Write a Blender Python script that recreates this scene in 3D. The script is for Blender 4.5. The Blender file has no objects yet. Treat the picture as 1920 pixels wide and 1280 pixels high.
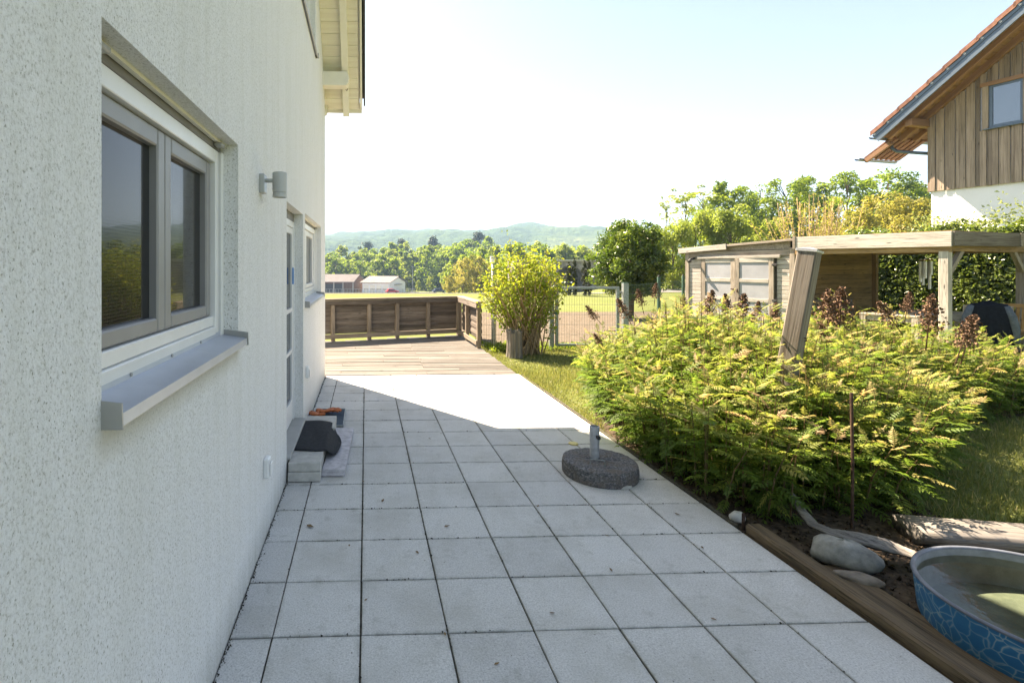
import bpy, math, random
import numpy as np
from mathutils import Vector, Matrix

# ------------------------------------------------------------------ camera, sky, sun, exposure
scene = bpy.context.scene
YAW = math.radians(2.1)
CA, SA = math.cos(YAW), math.sin(YAW)
EYE = 1.68
cam = bpy.data.objects.new("camera", bpy.data.cameras.new("camera"))
scene.collection.objects.link(cam)
cam.location = (0, 0, EYE)
cam.rotation_euler = (math.radians(90), 0, -YAW)
cam.data.lens = 17.85
cam.data.sensor_width = 36
cam.data.shift_x = 0.1245
cam.data.shift_y = -0.074
cam.data.clip_start = 0.05
cam.data.clip_end = 30000
scene.camera = cam

SUN_EL = math.radians(48.6)
SUN_AZ = math.atan2(-0.61, 0.79)          # clockwise from +Y
world = bpy.data.worlds.new("World")
scene.world = world
world.use_nodes = True
wn = world.node_tree.nodes
sky = wn.new("ShaderNodeTexSky")
sky.sky_type = 'NISHITA'
sky.sun_disc = False
sky.sun_elevation = SUN_EL
sky.sun_rotation = SUN_AZ
sky.altitude = 400
sky.air_density = 1.0
sky.dust_density = 1.1
sky.ozone_density = 1.0
wn["Background"].inputs["Strength"].default_value = 0.055
world.node_tree.links.new(sky.outputs[0], wn["Background"].inputs["Color"])

sun = bpy.data.objects.new("sun", bpy.data.lights.new("sun", 'SUN'))
scene.collection.objects.link(sun)
sun.data.energy = 5.0
sun.data.angle = math.radians(0.53)
sun.data.color = (1.0, 0.94, 0.84)
to_sun = Vector((math.sin(SUN_AZ) * math.cos(SUN_EL), math.cos(SUN_AZ) * math.cos(SUN_EL), math.sin(SUN_EL)))
sun.rotation_euler = (-to_sun).to_track_quat('-Z', 'Y').to_euler()

scene.view_settings.view_transform = 'Standard'
scene.view_settings.look = 'None'
scene.view_settings.gamma = 1.0
scene.view_settings.use_curve_mapping = False
scene.view_settings.exposure = 2.45
scene.view_settings.use_white_balance = True
scene.view_settings.white_balance_temperature = 8200
scene.view_settings.white_balance_tint = 17
scene.render.engine = 'CYCLES'
scene.cycles.use_denoising = True
scene.cycles.max_bounces = 7
scene.cycles.diffuse_bounces = 4
scene.cycles.transmission_bounces = 4
scene.cycles.transparent_max_bounces = 12
scene.cycles.volume_bounces = 0
scene.cycles.caustics_reflective = False
scene.cycles.caustics_refractive = False

rng = np.random.default_rng(7)
random.seed(7)
col = scene.collection
WM = {}                                      # world matrix of everything built


def S(r, d, z=0.0):
    """metres right of / ahead of the terrace viewpoint -> house-aligned world"""
    return Vector((r * CA + d * SA, d * CA - r * SA, z))


# ------------------------------------------------------------------ node materials
class NT:
    def __init__(s, name):
        s.m = bpy.data.materials.new(name)
        s.m.use_nodes = True
        s.t = s.m.node_tree
        s.b = s.t.nodes["Principled BSDF"]
        s.out = s.t.nodes["Material Output"]

    def n(s, typ, **kw):
        nd = s.t.nodes.new(typ)
        for k, v in kw.items():
            if hasattr(nd, k):
                setattr(nd, k, v)
            else:
                nd.inputs[k].default_value = v
        return nd

    def l(s, a, b):
        s.t.links.new(a, b)

    def ramp(s, src, stops):
        r = s.n("ShaderNodeValToRGB")
        el = r.color_ramp.elements
        while len(el) < len(stops):
            el.new(0.5)
        for e, (p, c) in zip(el, stops):
            e.position = p
            e.color = (*c, 1) if len(c) == 3 else c
        s.l(src, r.inputs[0])
        return r.outputs[0]

    def mix(s, f, a, b, mode='MIX'):
        m = s.n("ShaderNodeMix", data_type='RGBA', blend_type=mode)
        for i, v in ((0, f), (6, a), (7, b)):
            if isinstance(v, (int, float)):
                m.inputs[i].default_value = v
            elif isinstance(v, tuple):
                m.inputs[i].default_value = (*v, 1)
            else:
                s.l(v, m.inputs[i])
        return m.outputs[2]

    def math(s, op, a, b=0.0, clamp=False):
        m = s.n("ShaderNodeMath", operation=op, use_clamp=clamp)
        for i, v in ((0, a), (1, b)):
            if isinstance(v, (int, float)):
                m.inputs[i].default_value = v
            else:
                s.l(v, m.inputs[i])
        return m.outputs[0]

    def pos(s):
        return s.n("ShaderNodeNewGeometry").outputs["Position"]

    def obj(s):
        return s.n("ShaderNodeTexCoord").outputs["Object"]

    def rnd(s):
        return s.n("ShaderNodeObjectInfo").outputs["Random"]

    def scaled(s, v, sc, off=None):
        m = s.n("ShaderNodeMapping")
        m.inputs["Scale"].default_value = sc
        s.l(v, m.inputs["Vector"])
        if off is not None:
            cx = s.n("ShaderNodeCombineXYZ")
            for i in range(3):
                s.l(s.math('MULTIPLY', off, (37.0, 91.0, 53.0)[i]), cx.inputs[i])
            s.l(cx.outputs[0], m.inputs["Location"])
        return m.outputs[0]

    def noise(s, v, scale, detail=4, rough=0.6, out=0):
        nd = s.n("ShaderNodeTexNoise")
        nd.inputs["Scale"].default_value = scale
        nd.inputs["Detail"].default_value = detail
        nd.inputs["Roughness"].default_value = rough
        s.l(v, nd.inputs["Vector"])
        return nd.outputs[out]

    def bump(s, h, strength=0.3, dist=0.01, prev=None):
        b = s.n("ShaderNodeBump")
        b.inputs["Strength"].default_value = strength
        b.inputs["Distance"].default_value = dist
        s.l(h, b.inputs["Height"])
        if prev is not None:
            s.l(prev, b.inputs["Normal"])
        s.l(b.outputs[0], s.b.inputs["Normal"])
        return b.outputs[0]

    def base(s, c, rough=0.7, spec=0.3, metal=0.0):
        if isinstance(c, tuple):
            s.b.inputs["Base Color"].default_value = (*c, 1)
        else:
            s.l(c, s.b.inputs["Base Color"])
        if isinstance(rough, (int, float)):
            s.b.inputs["Roughness"].default_value = rough
        else:
            s.l(rough, s.b.inputs["Roughness"])
        s.b.inputs["Specular IOR Level"].default_value = spec
        s.b.inputs["Metallic"].default_value = metal


def m_plain(name, c, rough=0.6, spec=0.3, metal=0.0, var=0.15, scale=6.0, bump=0.0, bscale=60.0):
    t = NT(name)
    p = t.pos()
    f = t.noise(p, scale, 5)
    k = t.ramp(f, [(0.3, tuple(x * (1 - var) for x in c)), (0.7, tuple(min(1, x * (1 + var)) for x in c))])
    t.base(k, rough, spec, metal)
    if bump:
        t.bump(t.noise(p, bscale, 4), bump, 0.004)
    return t.m


def m_wood(name, c, dark=None, rough=0.75, grain=28.0, along=1.6, tone=0.35, knots=True, bump=0.35):
    """grain runs along the piece's own X axis; every piece is offset and toned by its own random number"""
    t = NT(name)
    r = t.rnd()
    v = t.scaled(t.obj(), (along, grain, grain), r)
    f = t.noise(v, 1.0, 7, 0.65)
    dark = dark or tuple(x * 0.42 for x in c)
    lite = tuple(min(0.9, x * 1.25) for x in c)
    k = t.ramp(f, [(0.28, dark), (0.5, c), (0.72, lite)])
    big = t.noise(t.scaled(t.obj(), (0.9, 3, 3), r), 1.0, 4)
    k = t.mix(t.ramp(big, [(0.35, (0, 0, 0)), (0.7, (0.5, 0.5, 0.5))]), k, dark)
    if knots:
        vo = t.n("ShaderNodeTexVoronoi")
        vo.inputs["Scale"].default_value = 1.0
        t.l(t.scaled(t.obj(), (2.2, 9, 9), r), vo.inputs["Vector"])
        kn = t.ramp(vo.outputs["Distance"], [(0.05, (1, 1, 1)), (0.12, (0, 0, 0))])
        k = t.mix(kn, k, tuple(x * 0.3 for x in c))
    f2 = t.noise(t.scaled(t.obj(), (along * 2.5, grain * 3.2, grain * 3.2), r), 1.0, 3, 0.6)
    k = t.mix(1.0, k, t.ramp(f2, [(0.32, (0.45, 0.45, 0.45)), (0.47, (1, 1, 1))]), 'MULTIPLY') if knots or bump > .5 else k
    tn = t.ramp(r, [(0, (1 - tone,) * 3), (1, (1 + tone * 0.5,) * 3)])
    k = t.mix(1.0, k, tn, 'MULTIPLY')
    t.base(k, rough, 0.2)
    t.bump(f, bump, 0.004)
    return t.m


def m_leaf(name, stops, transl=0.45, rough=0.5, gloss=0.25, tscale=(1.5, 1.5, 0.8)):
    t = NT(name)
    a = t.n("ShaderNodeAttribute")
    a.attribute_name = "tint"
    oi = t.math('MULTIPLY', t.math('SUBTRACT', t.rnd(), 0.5), 0.18)
    f = t.math('ADD', a.outputs["Fac"], oi, True)
    c = t.ramp(f, stops)
    t.base(c, rough, gloss)
    tr = t.n("ShaderNodeBsdfTranslucent")
    c2 = t.mix(1.0, c, tscale, 'MULTIPLY')
    t.l(c2, tr.inputs["Color"])
    mx = t.n("ShaderNodeMixShader")
    mx.inputs[0].default_value = transl
    t.l(t.b.outputs[0], mx.inputs[1])
    t.l(tr.outputs[0], mx.inputs[2])
    t.l(mx.outputs[0], t.out.inputs["Surface"])
    return t.m


M = {}


def materials():
    # scraped render of the house
    t = NT("stucco")
    p = t.pos()
    g1 = t.noise(t.scaled(p, (1, 1, 0.75)), 135, 4, 0.8)
    g2 = t.noise(p, 210, 3, 0.6)
    big = t.noise(p, 1.3, 5)
    streak = t.noise(t.scaled(p, (6, 6, 0.35)), 1.6, 5, 0.7)
    c = t.ramp(g1, [(0.29, (0.38, 0.37, 0.31)), (0.41, (0.72, 0.715, 0.68)), (0.52, (0.84, 0.84, 0.815)), (0.7, (0.89, 0.89, 0.87))])
    dirt = t.math('MULTIPLY', t.ramp(streak, [(0.45, (0, 0, 0)), (0.75, (1, 1, 1))]), 0.30)
    c = t.mix(dirt, c, (0.56, 0.555, 0.46))
    pits = t.ramp(t.noise(t.scaled(p, (1, 1, 0.7)), 150, 2, 0.5), [(0.30, (1, 1, 1)), (0.37, (0, 0, 0))])
    pm = t.math('MULTIPLY', pits, t.ramp(big, [(0.36, (0.35, 0.35, 0.35)), (0.62, (1, 1, 1))]))
    c = t.mix(pm, c, (0.26, 0.25, 0.18))
    # splash dirt and algae near the ground and under the sills
    sx = t.n("ShaderNodeSeparateXYZ")
    t.l(p, sx.inputs[0])
    low = t.math('MULTIPLY', t.ramp(sx.outputs[2], [(0.02, (1, 1, 1)), (0.22, (0, 0, 0))]), t.math('MULTIPLY', streak, 0.8))
    c = t.mix(low, c, (0.30, 0.30, 0.25))
    sillz = t.ramp(t.math('ABSOLUTE', t.math('SUBTRACT', sx.outputs[2], 1.265)), [(0.0, (1, 1, 1)), (0.075, (0, 0, 0))])
    silly = t.math('MULTIPLY', t.ramp(t.math('ABSOLUTE', t.math('SUBTRACT', sx.outputs[1], 1.85)), [(0.62, (1, 1, 1)), (0.68, (0, 0, 0))]), sillz)
    c = t.mix(t.math('MULTIPLY', silly, t.math('MULTIPLY', g1, 0.9)), c, (0.42, 0.36, 0.22))
    t.base(c, 0.95, 0.1)
    h = t.math('ADD', t.math('MULTIPLY', g1, 1.0), t.math('MULTIPLY', g2, 0.35))
    t.bump(h, 0.75, 0.006)
    M['stucco'] = t.m

    # concrete pavers, fine wash-out aggregate
    t = NT("paver")
    p = t.pos()
    r = t.rnd()
    g = t.noise(p, 125, 5, 0.8)
    c = t.ramp(g, [(0.30, (0.27, 0.265, 0.25)), (0.44, (0.50, 0.495, 0.47)), (0.54, (0.60, 0.595, 0.57)), (0.7, (0.72, 0.71, 0.685))])
    st = t.noise(p, 2.3, 6, 0.65)
    c = t.mix(t.ramp(st, [(0.45, (0, 0, 0)), (0.75, (0.6, 0.6, 0.6))]), c, (0.37, 0.36, 0.315))
    st2 = t.noise(p, 9, 5, 0.7)
    c = t.mix(t.ramp(st2, [(0.56, (0, 0, 0)), (0.8, (0.65, 0.65, 0.65))]), c, (0.27, 0.265, 0.225))
    o = t.n("ShaderNodeSeparateXYZ")
    t.l(t.obj(), o.inputs[0])
    ex = t.math('MAXIMUM', t.math('ABSOLUTE', o.outputs[0]), t.math('ABSOLUTE', o.outputs[1]))
    edge = t.math('MULTIPLY', t.ramp(ex, [(0.175, (0, 0, 0)), (0.198, (1, 1, 1))]), t.ramp(t.noise(p, 14, 4), [(0.4, (0, 0, 0)), (0.7, (0.7, 0.7, 0.7))]))
    c = t.mix(edge, c, (0.24, 0.24, 0.205))
    spk = t.ramp(t.noise(p, 55, 2, 0.4), [(0.22, (1, 1, 1)), (0.27, (0, 0, 0))])
    c = t.mix(spk, c, (0.2, 0.19, 0.16))
    c = t.mix(1.0, c, t.ramp(r, [(0, (0.92, 0.918, 0.91)), (0.5, (0.985, 0.98, 0.965)), (1, (1.05, 1.045, 1.03))]), 'MULTIPLY')
    t.base(c, 0.85, 0.2)
    t.bump(g, 0.35, 0.003)
    M['paver'] = t.m

    M['joint'] = m_plain("joint_sand", (0.075, 0.07, 0.055), 0.95, 0.1, var=0.5, scale=40, bump=0.5)
    M['deck'] = m_wood("deck_wood", (0.178, 0.167, 0.15), (0.08, 0.073, 0.063), grain=40, along=1.2, tone=0.3)
    M['rail'] = m_wood("rail_wood", (0.195, 0.168, 0.142), (0.085, 0.066, 0.05), grain=34, tone=0.4)
    M['rail_top'] = m_wood("rail_top_wood", (0.27, 0.225, 0.175), (0.13, 0.105, 0.08), grain=34, tone=0.2)
    M['shed'] = m_wood("shed_wood", (0.36, 0.315, 0.26), (0.18, 0.145, 0.11), grain=30, tone=0.2)
    M['shed_in'] = m_wood("shed_side_wood", (0.33, 0.22, 0.115), (0.17, 0.11, 0.055), grain=26, tone=0.3)
    M['trim'] = m_wood("trim_wood", (0.49, 0.465, 0.415), (0.26, 0.235, 0.20), grain=30, tone=0.12)
    M['post'] = m_wood("old_post_wood", (0.225, 0.205, 0.175), (0.085, 0.065, 0.045), grain=46, along=1.0, tone=0.15, bump=0.7)
    M['beam'] = m_wood("edging_beam_wood", (0.175, 0.125, 0.075), (0.045, 0.036, 0.027), grain=30, along=2.2, tone=0.1, bump=0.9)
    M['drift'] = m_wood("driftwood", (0.24, 0.225, 0.205), (0.075, 0.068, 0.06), grain=55, along=2.0, tone=0.1, knots=False, bump=0.9)
    M['clad'] = m_wood("larch_cladding", (0.37, 0.29, 0.22), (0.18, 0.135, 0.10), grain=16, along=0.5, tone=0.4)
    M['beam_n'] = m_wood("spruce_beam", (0.31, 0.18, 0.11), (0.21, 0.115, 0.068), grain=14, along=0.5, tone=0.15, knots=False)
    M['table'] = m_wood("grey_teak", (0.42, 0.38, 0.31), (0.20, 0.17, 0.13), grain=34, tone=0.15)
    M['chair'] = m_wood("oiled_teak", (0.40, 0.235, 0.10), (0.22, 0.12, 0.05), grain=34, tone=0.15)
    M['soffit'] = m_wood("cream_painted_boards", (0.78, 0.735, 0.60), (0.68, 0.63, 0.49), grain=10, along=0.6, tone=0.08, knots=False, bump=0.08, rough=0.5)
    M['soffit2'] = m_plain("cream_paint", (0.79, 0.755, 0.64), 0.5, 0.35, var=0.05)
    M['whiteplastic'] = m_plain("white_frame", (0.80, 0.80, 0.77), 0.3, 0.45, var=0.04)
    M['sash'] = m_plain("taupe_screen_frame", (0.30, 0.295, 0.285), 0.4, 0.4, var=0.06)
    M['alu'] = m_plain("sill_aluminium", (0.50, 0.54, 0.60), 0.38, 0.5, 0.35, var=0.06, scale=9)
    M['alu_grey'] = m_plain("grey_aluminium", (0.36, 0.36, 0.34), 0.45, 0.4, 0.2, var=0.1)
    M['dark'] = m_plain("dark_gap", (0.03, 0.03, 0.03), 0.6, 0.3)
    M['shutter'] = m_plain("shutter_slat", (0.20, 0.19, 0.175), 0.5, 0.3, var=0.1)
    M['galv'] = m_plain("galvanised_steel", (0.27, 0.30, 0.29), 0.45, 0.5, 0.55, var=0.3, scale=30)
    M['greensteel'] = m_plain("green_coated_steel", (0.045, 0.10, 0.07), 0.45, 0.4, var=0.15)
    M['anthracite'] = m_plain("anthracite_sheet", (0.085, 0.12, 0.155), 0.38, 0.5, 0.3, var=0.1)
    M['rust'] = m_plain("rusty_iron", (0.07, 0.042, 0.03), 0.85, 0.2, var=0.5, scale=40)
    M['white_wall'] = m_plain("white_render", (0.80, 0.80, 0.79), 0.9, 0.1, var=0.04, scale=2)
    M['lampgrey'] = m_plain("lamp_grey", (0.42, 0.43, 0.41), 0.4, 0.4, 0.2, var=0.05)
    M['lens'] = m_plain("lamp_lens", (0.5, 0.5, 0.46), 0.2, 0.6, var=0.1)
    M['concrete'] = m_plain("concrete_block", (0.47, 0.46, 0.42), 0.9, 0.15, var=0.2, scale=14, bump=0.4, bscale=120)
    M['plank'] = m_plain("grey_composite_plank", (0.45, 0.435, 0.45), 0.6, 0.3, var=0.3, scale=18, bump=0.2)
    M['rubber'] = m_plain("black_rubber_mat", (0.022, 0.025, 0.028), 0.85, 0.25, var=0.35, scale=30, bump=0.5, bscale=300)
    M['orange'] = m_plain("orange_glove_rubber", (0.46, 0.13, 0.045), 0.6, 0.3, var=0.35, scale=35)
    M['greencloth'] = m_plain("dark_green_cloth", (0.06, 0.12, 0.11), 0.9, 0.1, var=0.4, scale=30)
    M['navy'] = m_plain("black_navy_fleece", (0.012, 0.015, 0.022), 0.95, 0.1, var=0.3, scale=25, bump=0.3, bscale=200)
    M['greycloth'] = m_plain("grey_sleeve_cloth", (0.10, 0.12, 0.14), 0.9, 0.1, var=0.3, scale=25)
    M['blue'] = m_plain("blue_tape", (0.05, 0.26, 0.62), 0.5, 0.3)
    M['yellow'] = m_plain("yellow_lid", (0.62, 0.50, 0.20), 0.5, 0.3, var=0.2, scale=50)
    M['capmetal'] = m_plain("zinc_cap", (0.46, 0.48, 0.50), 0.4, 0.5, 0.4, var=0.2, scale=20)
    M['brown'] = m_plain("seed_head_brown", (0.18, 0.115, 0.078), 0.95, 0.1, var=0.5, scale=50)
    M['stem'] = m_plain("green_brown_stem", (0.14, 0.10, 0.05), 0.9, 0.1, var=0.4, scale=20)
    M['twig'] = m_plain("tan_twig", (0.34, 0.25, 0.15), 0.9, 0.1, var=0.3, scale=20)
    M['bark'] = m_plain("tree_bark", (0.13, 0.105, 0.075), 0.95, 0.1, var=0.4, scale=5, bump=0.6, bscale=20)
    M['soil'] = m_plain("bed_soil", (0.075, 0.056, 0.04), 0.95, 0.1, var=0.6, scale=25, bump=1.0, bscale=45)
    M['stone'] = m_plain("grey_boulder", (0.26, 0.26, 0.235), 0.85, 0.2, var=0.4, scale=14, bump=0.5, bscale=50)
    M['stone2'] = m_plain("brown_flat_stone", (0.22, 0.19, 0.155), 0.85, 0.2, var=0.3, scale=14, bump=0.4)
    M['palestone'] = m_plain("pale_stone", (0.5, 0.49, 0.45), 0.85, 0.2, var=0.2, scale=20)
    M['dryleaf'] = m_plain("dry_leaf", (0.20, 0.13, 0.07), 0.9, 0.1, var=0.4, scale=60)
    M['bamboo'] = m_plain("chime_tube", (0.55, 0.56, 0.55), 0.35, 0.5, 0.5, var=0.1)

    t = NT("parasol_concrete")
    p = t.pos()
    n1 = t.noise(p, 60, 5, 0.75)
    n2 = t.noise(p, 11, 5)
    c = t.ramp(n1, [(0.32, (0.05, 0.05, 0.054)), (0.5, (0.13, 0.128, 0.13)), (0.68, (0.32, 0.315, 0.31))])
    c = t.mix(t.ramp(n2, [(0.45, (0, 0, 0)), (0.65, (0.7, 0.7, 0.7))]), c, (0.165, 0.135, 0.105))
    t.base(c, 0.95, 0.1)
    t.bump(n1, 0.9, 0.008)
    M['parasol'] = t.m

    t = NT("soil_field")
    p = t.pos()
    n1 = t.noise(p, 5, 6, 0.75)
    c = t.ramp(n1, [(0.3, (0.085, 0.069, 0.05)), (0.6, (0.145, 0.12, 0.09)), (0.8, (0.19, 0.165, 0.125))])
    t.base(c, 0.95, 0.1)
    t.bump(n1, 0.8, 0.05)
    M['field'] = t.m

    t = NT("meadow")
    p = t.pos()
    n1 = t.noise(p, 0.35, 6, 0.7)
    n2 = t.noise(p, 22, 4, 0.7)
    c = t.ramp(n1, [(0.3, (0.11, 0.145, 0.042)), (0.6, (0.155, 0.18, 0.06)), (0.8, (0.21, 0.205, 0.085))])
    c = t.mix(t.ramp(n2, [(0.35, (0, 0, 0)), (0.7, (0.7, 0.7, 0.7))]), c, (0.10, 0.12, 0.03))
    t.base(c, 0.95, 0.1)
    t.bump(n2, 0.8, 0.03)
    M['meadow'] = t.m

    t = NT("asphalt_road")
    n1 = t.noise(t.pos(), 3, 5)
    t.base(t.ramp(n1, [(0.3, (0.17, 0.165, 0.155)), (0.7, (0.23, 0.225, 0.21))]), 0.9, 0.2)
    M['road'] = t.m

    t = NT("wooded_hill")
    p = t.pos()
    n1 = t.noise(p, 0.0035, 6, 0.6)
    n2 = t.noise(p, 0.035, 4, 0.7)
    c = t.ramp(n1, [(0.36, (0.028, 0.055, 0.022)), (0.5, (0.05, 0.085, 0.028)), (0.6, (0.07, 0.105, 0.035)), (0.68, (0.12, 0.15, 0.06))])
    c = t.mix(t.ramp(n2, [(0.4, (0, 0, 0)), (0.65, (0.85, 0.85, 0.85))]), c, (0.024, 0.045, 0.018))
    t.base(c, 0.95, 0.05)
    t.bump(n2, 1.0, 14.0)
    M['hill'] = t.m

    t = NT("window_glass")
    p = t.scaled(t.pos(), (1, 1, 1))
    sx = t.n("ShaderNodeSeparateXYZ")
    t.l(p, sx.inputs[0])
    gy = t.math('LESS_THAN', t.math('FRACT', t.math('MULTIPLY', sx.outputs[1], 95.0)), 0.35)
    gz = t.math('LESS_THAN', t.math('FRACT', t.math('MULTIPLY', sx.outputs[2], 95.0)), 0.35)
    k = t.math('MAXIMUM', gy, gz)
    t.base(t.mix(k, (0.012, 0.013, 0.014), (0.030, 0.031, 0.032)), 0.03, 0.6)
    t.l(t.math('ADD', t.math('MULTIPLY', k, 0.12), 0.02), t.b.inputs["Roughness"])
    M['screenglass'] = t.m
    M['glass'] = m_plain("dark_glass", (0.012, 0.014, 0.016), 0.03, 0.6, var=0.1)
    t = NT("sky_glass")
    t.base((0.16, 0.19, 0.22), 0.03, 1.0)
    t.b.inputs["Metallic"].default_value = 0.6
    M['glass_n'] = t.m

    t = NT("grey_door_panel")
    t.base(t.ramp(t.noise(t.pos(), 3, 5), [(0.3, (0.27, 0.285, 0.31)), (0.7, (0.33, 0.345, 0.37))]), 0.75, 0.2)
    M['panel'] = t.m

    t = NT("pool_print")
    o = t.obj()
    w = t.n("ShaderNodeTexNoise")
    w.inputs["Scale"].default_value = 7
    t.l(o, w.inputs["Vector"])
    vadd = t.n("ShaderNodeVectorMath", operation='MULTIPLY_ADD')
    t.l(w.outputs["Color"], vadd.inputs[0])
    vadd.inputs[1].default_value = (0.09, 0.09, 0.09)
    t.l(o, vadd.inputs[2])
    vo = t.n("ShaderNodeTexVoronoi", feature='DISTANCE_TO_EDGE')
    vo.inputs["Scale"].default_value = 20
    t.l(vadd.outputs[0], vo.inputs["Vector"])
    k = t.ramp(vo.outputs["Distance"], [(0.0, (0.46, 0.48, 0.44)), (0.022, (0.20, 0.38, 0.46)), (0.075, (0.018, 0.17, 0.34)), (0.2, (0.012, 0.135, 0.30))])
    k = t.mix(t.ramp(t.noise(o, 5, 4), [(0.35, (0, 0, 0)), (0.7, (0.75, 0.75, 0.75))]), k, (0.012, 0.125, 0.26))
    t.base(k, 0.4, 0.4)
    M['poolprint'] = t.m
    M['poolrim'] = m_plain("pool_rim_plastic", (0.13, 0.15, 0.185), 0.45, 0.4, var=0.25, scale=14)
    M['poolin'] = m_plain("pool_lining", (0.22, 0.24, 0.25), 0.6, 0.3, var=0.25, scale=10)
    t = NT("pool_floor_algae")
    n1 = t.noise(t.pos(), 6, 6, 0.7)
    t.base(t.ramp(n1, [(0.35, (0.10, 0.115, 0.09)), (0.55, (0.17, 0.185, 0.14)), (0.72, (0.26, 0.27, 0.20))]), 0.9, 0.1)
    M['poolfloor'] = t.m
    t = NT("water")
    tr = t.n("ShaderNodeBsdfTransparent")
    tr.inputs["Color"].default_value = (0.80, 0.86, 0.80, 1)
    gl = t.n("ShaderNodeBsdfGlossy")
    gl.inputs["Roughness"].default_value = 0.015
    fr = t.n("ShaderNodeFresnel")
    fr.inputs["IOR"].default_value = 1.33
    bp = t.n("ShaderNodeBump")
    bp.inputs["Strength"].default_value = 0.06
    bp.inputs["Distance"].default_value = 0.01
    t.l(t.noise(t.pos(), 16, 3), bp.inputs["Height"])
    t.l(bp.outputs[0], gl.inputs["Normal"])
    t.l(bp.outputs[0], fr.inputs["Normal"])
    mx = t.n("ShaderNodeMixShader")
    t.l(fr.outputs[0], mx.inputs[0])
    t.l(tr.outputs[0], mx.inputs[1])
    t.l(gl.outputs[0], mx.inputs[2])
    t.l(mx.outputs[0], t.out.inputs["Surface"])
    M['water'] = t.m

    t = NT("roof_tile_red")
    f = t.noise(t.pos(), 9, 5)
    c = t.ramp(f, [(0.3, (0.13, 0.06, 0.042)), (0.6, (0.235, 0.115, 0.08)), (0.8, (0.30, 0.175, 0.125))])
    c = t.mix(1.0, c, t.ramp(t.rnd(), [(0, (0.75, 0.75, 0.75)), (1, (1.1, 1.1, 1.1))]), 'MULTIPLY')
    t.base(c, 0.75, 0.2)
    M['tile'] = t.m
    M['tile_dark'] = m_plain("roof_tile_grey", (0.07, 0.068, 0.065), 0.8, 0.2, var=0.3)
    M['barnroof'] = m_plain("weathered_sheet_roof", (0.15, 0.135, 0.13), 0.7, 0.2, var=0.15, scale=0.5)
    M['barnwood'] = m_plain("barn_boards", (0.15, 0.085, 0.055), 0.9, 0.1, var=0.2, scale=1.5)
    M['stonewall'] = m_plain("viaduct_stone", (0.24, 0.22, 0.20), 0.95, 0.1, var=0.45, scale=1.6, bump=0.8, bscale=2.5)
    M['tyre'] = m_plain("tyre_rubber", (0.02, 0.02, 0.02), 0.9)
    for k, c in (("red", (0.45, 0.02, 0.03)), ("navyblue", (0.035, 0.05, 0.09)), ("teal", (0.03, 0.075, 0.085)), ("white", (0.75, 0.76, 0.78))):
        M['car_' + k] = m_plain("car_paint_" + k, c, 0.25, 0.6, 0.1, var=0.02)

    # foliage; "tint" runs from old dark leaf (0) to young leaf (1)
    M['sorb'] = m_leaf("shrub_leaf", [(0.0, (0.06, 0.115, 0.025)), (0.40, (0.115, 0.18, 0.035)), (0.68, (0.23, 0.255, 0.06)), (0.86, (0.38, 0.31, 0.14)), (1.0, (0.42, 0.27, 0.18))], 0.5, tscale=(1.55, 1.6, 1.1))
    M['laurel'] = m_leaf("laurel_leaf", [(0, (0.04, 0.075, 0.018)), (0.6, (0.085, 0.145, 0.03)), (1, (0.21, 0.27, 0.05))], 0.42, 0.28, 0.5)
    M['hedge'] = m_leaf("hedge_leaf", [(0, (0.06, 0.10, 0.028)), (0.6, (0.145, 0.205, 0.06)), (1, (0.28, 0.32, 0.13))], 0.4, 0.22, 0.7)
    M['forsy'] = m_leaf("spring_shrub_leaf", [(0, (0.09, 0.15, 0.025)), (0.6, (0.20, 0.26, 0.04)), (1, (0.34, 0.34, 0.055))], 0.5, tscale=(1.7, 1.7, 0.9))
    M['hedge_core'] = m_plain('hedge_twigs', (0.055, 0.07, 0.028), 0.95, 0.1, var=0.6, scale=18, bump=1.0, bscale=30)
    M['tree_a'] = m_leaf("beech_leaf", [(0, (0.055, 0.105, 0.018)), (0.5, (0.125, 0.185, 0.028)), (1, (0.23, 0.28, 0.045))], 0.52, tscale=(1.9, 1.9, 1.0))
    M['tree_b'] = m_leaf("ochre_leaf", [(0, (0.13, 0.14, 0.032)), (0.5, (0.23, 0.225, 0.055)), (1, (0.34, 0.29, 0.10))], 0.5, tscale=(1.7, 1.7, 1.0))
    M['tree_c'] = m_leaf("conifer_needles", [(0, (0.014, 0.032, 0.016)), (1, (0.035, 0.06, 0.028))], 0.1)
    M['tree_d'] = m_leaf("pale_willow_leaf", [(0, (0.11, 0.16, 0.035)), (0.5, (0.19, 0.24, 0.055)), (1, (0.29, 0.32, 0.09))], 0.52, tscale=(1.8, 1.8, 1.0))
    M['cypress'] = m_leaf("cypress_scale", [(0, (0.02, 0.033, 0.012)), (1, (0.06, 0.07, 0.024))], 0.12)
    M['grass'] = m_leaf("grass_blade", [(0, (0.11, 0.14, 0.045)), (0.6, (0.185, 0.205, 0.08)), (1, (0.33, 0.30, 0.165))], 0.38)


materials()


# ------------------------------------------------------------------ object helpers
def link(name, data, mat=None, parent=None, world_m=None):
    o = bpy.data.objects.new(name, data)
    col.objects.link(o)
    w = world_m or Matrix.Identity(4)
    o.matrix_basis = w
    WM[o.name] = w
    if parent is not None:
        o.parent = parent
        o.matrix_parent_inverse = WM[parent.name].inverted()
    if mat is not None and data is not None and not data.materials:
        data.materials.append(M[mat] if isinstance(mat, str) else mat)
    return o


def tag(o, label=None, cat=None, group=None, kind=None):
    for k, v in (("label", label), ("category", cat), ("group", group), ("kind", kind)):
        if v:
            o[k] = v
    return o


def thing(name, loc, label, cat, group=None):
    o = link(name, None, world_m=Matrix.Translation(Vector(loc)))
    o.empty_display_size = 0.1
    return tag(o, label, cat, group)


def structure(o):
    o["kind"] = "structure"
    return o


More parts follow.
